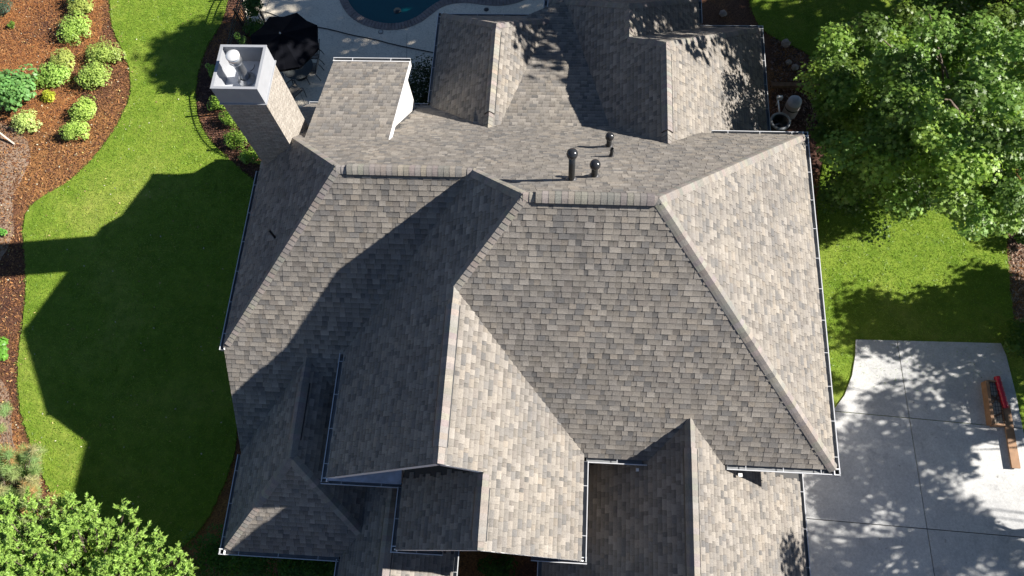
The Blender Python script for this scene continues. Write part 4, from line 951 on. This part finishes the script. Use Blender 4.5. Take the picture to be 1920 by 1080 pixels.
# ------------------------------------------------------------------ loose stuff
def scatter_bed(name, poly, n, cols, size, z=.02, ex=None):
    xs = [p[0] for p in poly]; ys = [p[1] for p in poly]; P_ = []
    while len(P_) < n:
        q = (random.uniform(min(xs), max(xs)), random.uniform(min(ys), max(ys)))
        if inside_poly(q, poly) and not (ex and any(inside_poly(q, e) for e in ex)): P_.append((q[0], q[1], z + random.uniform(0, .02)))
    P_ = np.array(P_); ti = np.array([random.choice(cols) for _ in range(n)]) * rng.uniform(.6, 1.3, (n, 1))
    nr = np.array([[0, 0, 1.]]) + rng.normal(size=(n, 3)) * .35
    return leaves(name, M_chip, None, P_, nr, rng.uniform(.5, 1.4, n) * size, np.array([(-.16, -.5), (.16, -.5), (.13, .5), (-.13, .5)]), ti, kind='stuff')
M_chip = leaf_mat('wood_chip', trans=0, rough=.9)
LL2 = [tuple(p) for p in lawnL]
bedpoly = P2([(-60, -40), (205, -40), (260, 120), (255, 230), (120, 370), (50, 420), (60, 600), (40, 700), (60, 850), (140, 1010), (60, 1010), (-60, 900)])
tag(scatter_bed('mulch_chips', bedpoly, 26000, [(.11, .05, .03), (.17, .075, .035), (.3, .14, .05), (.08, .035, .025), (.36, .19, .08), (.2, .09, .04)], .08, ex=[LL2]), 'loose bark mulch covering the garden bed', 'mulch')
bed2 = P2([(440, -20), (400, 50), (375, 110), (366, 200), (385, 250), (430, 300), (485, 340), (500, 300), (470, 100), (470, -20)])
scatter_bed('mulch_chips', bed2, 5000, [(.1, .05, .04), (.14, .07, .05), (.07, .04, .03), (.24, .13, .08)], .08, ex=[LL2])
bed3 = P2([(1888, 400), (1890, 520), (1900, 620), (1935, 700), (1990, 700), (1990, 380)])
scatter_bed('mulch_chips', bed3, 4000, [(.2, .13, .1), (.28, .19, .14), (.12, .08, .06), (.36, .27, .2)], .09)
bed4 = P2([(1445, 60), (1445, 240), (1540, 240), (1545, 110)])
scatter_bed('mulch_chips', bed4, 2500, [(.1, .06, .05), (.16, .1, .08), (.07, .04, .03), (.3, .2, .16)], .09)
def fallen(name, polys, n, z, label):
    P_ = []
    while len(P_) < n:
        poly, b_ = random.choice(polys); q = (random.uniform(b_[0], b_[1]), random.uniform(b_[2], b_[3]))
        if inside_poly(q, poly): P_.append((q[0], q[1], z + .01))
    P_ = np.array(P_); nr = np.array([[0, 0, 1.]]) + rng.normal(size=(n, 3)) * .3
    o = leaves(name, M_chip, None, P_, nr, rng.uniform(.5, 1.1, n) * .075, OVAL, np.array([random.choice([(.5, .42, .15), (.42, .3, .16), (.3, .2, .1), (.5, .48, .36)]) for _ in range(n)]), kind='stuff')
bb = lambda p: (min(q[0] for q in p), max(q[0] for q in p), min(q[1] for q in p), max(q[1] for q in p))
fallen('fallen_leaves', [(LL2, bb(LL2))], 240, .06, '')
fallen('fallen_leaves', [(bedpoly, bb(bedpoly))], 900, .04, '')

straw = P2([(-60, -60), (195, -60), (190, 60), (150, 190), (90, 250), (20, 230), (-60, 215)])
n_ = 16000; P_ = []
xs = [p[0] for p in straw]; ys = [p[1] for p in straw]
while len(P_) < n_:
    q = (random.uniform(min(xs), max(xs)), random.uniform(min(ys), max(ys)))
    if inside_poly(q, straw) and (math.sin(q[0] * 1.3 + q[1]) + math.sin(q[1] * 2.1 - q[0] * .7) + random.uniform(-1.5, 2.4)) > 0: P_.append((q[0], q[1], .025 + random.uniform(0, .03)))
P_ = np.array(P_)
leaves('pine_straw', M_chip, None, P_, np.array([[0, 0, 1.]]) + rng.normal(size=(n_, 3)) * .15, rng.uniform(.6, 1.3, n_) * .16, np.array([(-.035, -.5), (.035, -.5), (.03, .5), (-.03, .5)]), np.array([random.choice([(.42, .17, .05), (.33, .13, .045), (.5, .24, .09), (.26, .1, .04)]) for _ in range(n_)]), kind='stuff')
def blades(poly, n, vis):
    xs = [p[0] for p in poly]; ys = [p[1] for p in poly]; Q = []
    while len(Q) < n:
        q = (random.uniform(max(vis[0], min(xs)), min(vis[1], max(xs))), random.uniform(max(vis[2], min(ys)), min(vis[3], max(ys))))
        if inside_poly(q, poly): Q.append((q[0], q[1], .07))
    # ragged edge: extra tufts leaning over the border
    for i in range(len(poly)):
        a = Vector(poly[i]); b = Vector(poly[(i + 1) % len(poly)]); L = (b - a).length
        if L > 8: continue
        for k in range(int(L * 60)):
            p = a.lerp(b, random.random()); Q.append((p.x + random.gauss(0, .04), p.y + random.gauss(0, .04), .05))
    Q = np.array(Q); n = len(Q); patch = (np.sin(Q[:, 0] * .9 + 1.1 * np.sin(Q[:, 1] * .8)) * np.sin(Q[:, 1] * 1.1 + np.cos(Q[:, 0] * .6)))[:, None]
    base = np.array([[.19, .31, .035]]) * rng.uniform(.55, 1.5, (n, 1)) + np.array([[.11, .05, .04]]) * np.clip(patch + rng.normal(size=(n, 1)) * .5, 0, 1.5)
    leaves('grass', M_leaf, None, Q, rng.normal(size=(n, 3)) + np.array([[0, 0, .8]]), rng.uniform(.6, 1.4, n) * .1, np.array([(-.07, -.5), (.07, -.5), (0, .55)]), np.clip(base, 0, 1), axis=rng.normal(size=(n, 3)) + np.array([[0, 0, .9]]), kind='stuff')
blades(LL2, 70000, (-21, -8.5, -1, 24))
blades([tuple(p) for p in lawnR], 60000, (6, 17, 7, 25))
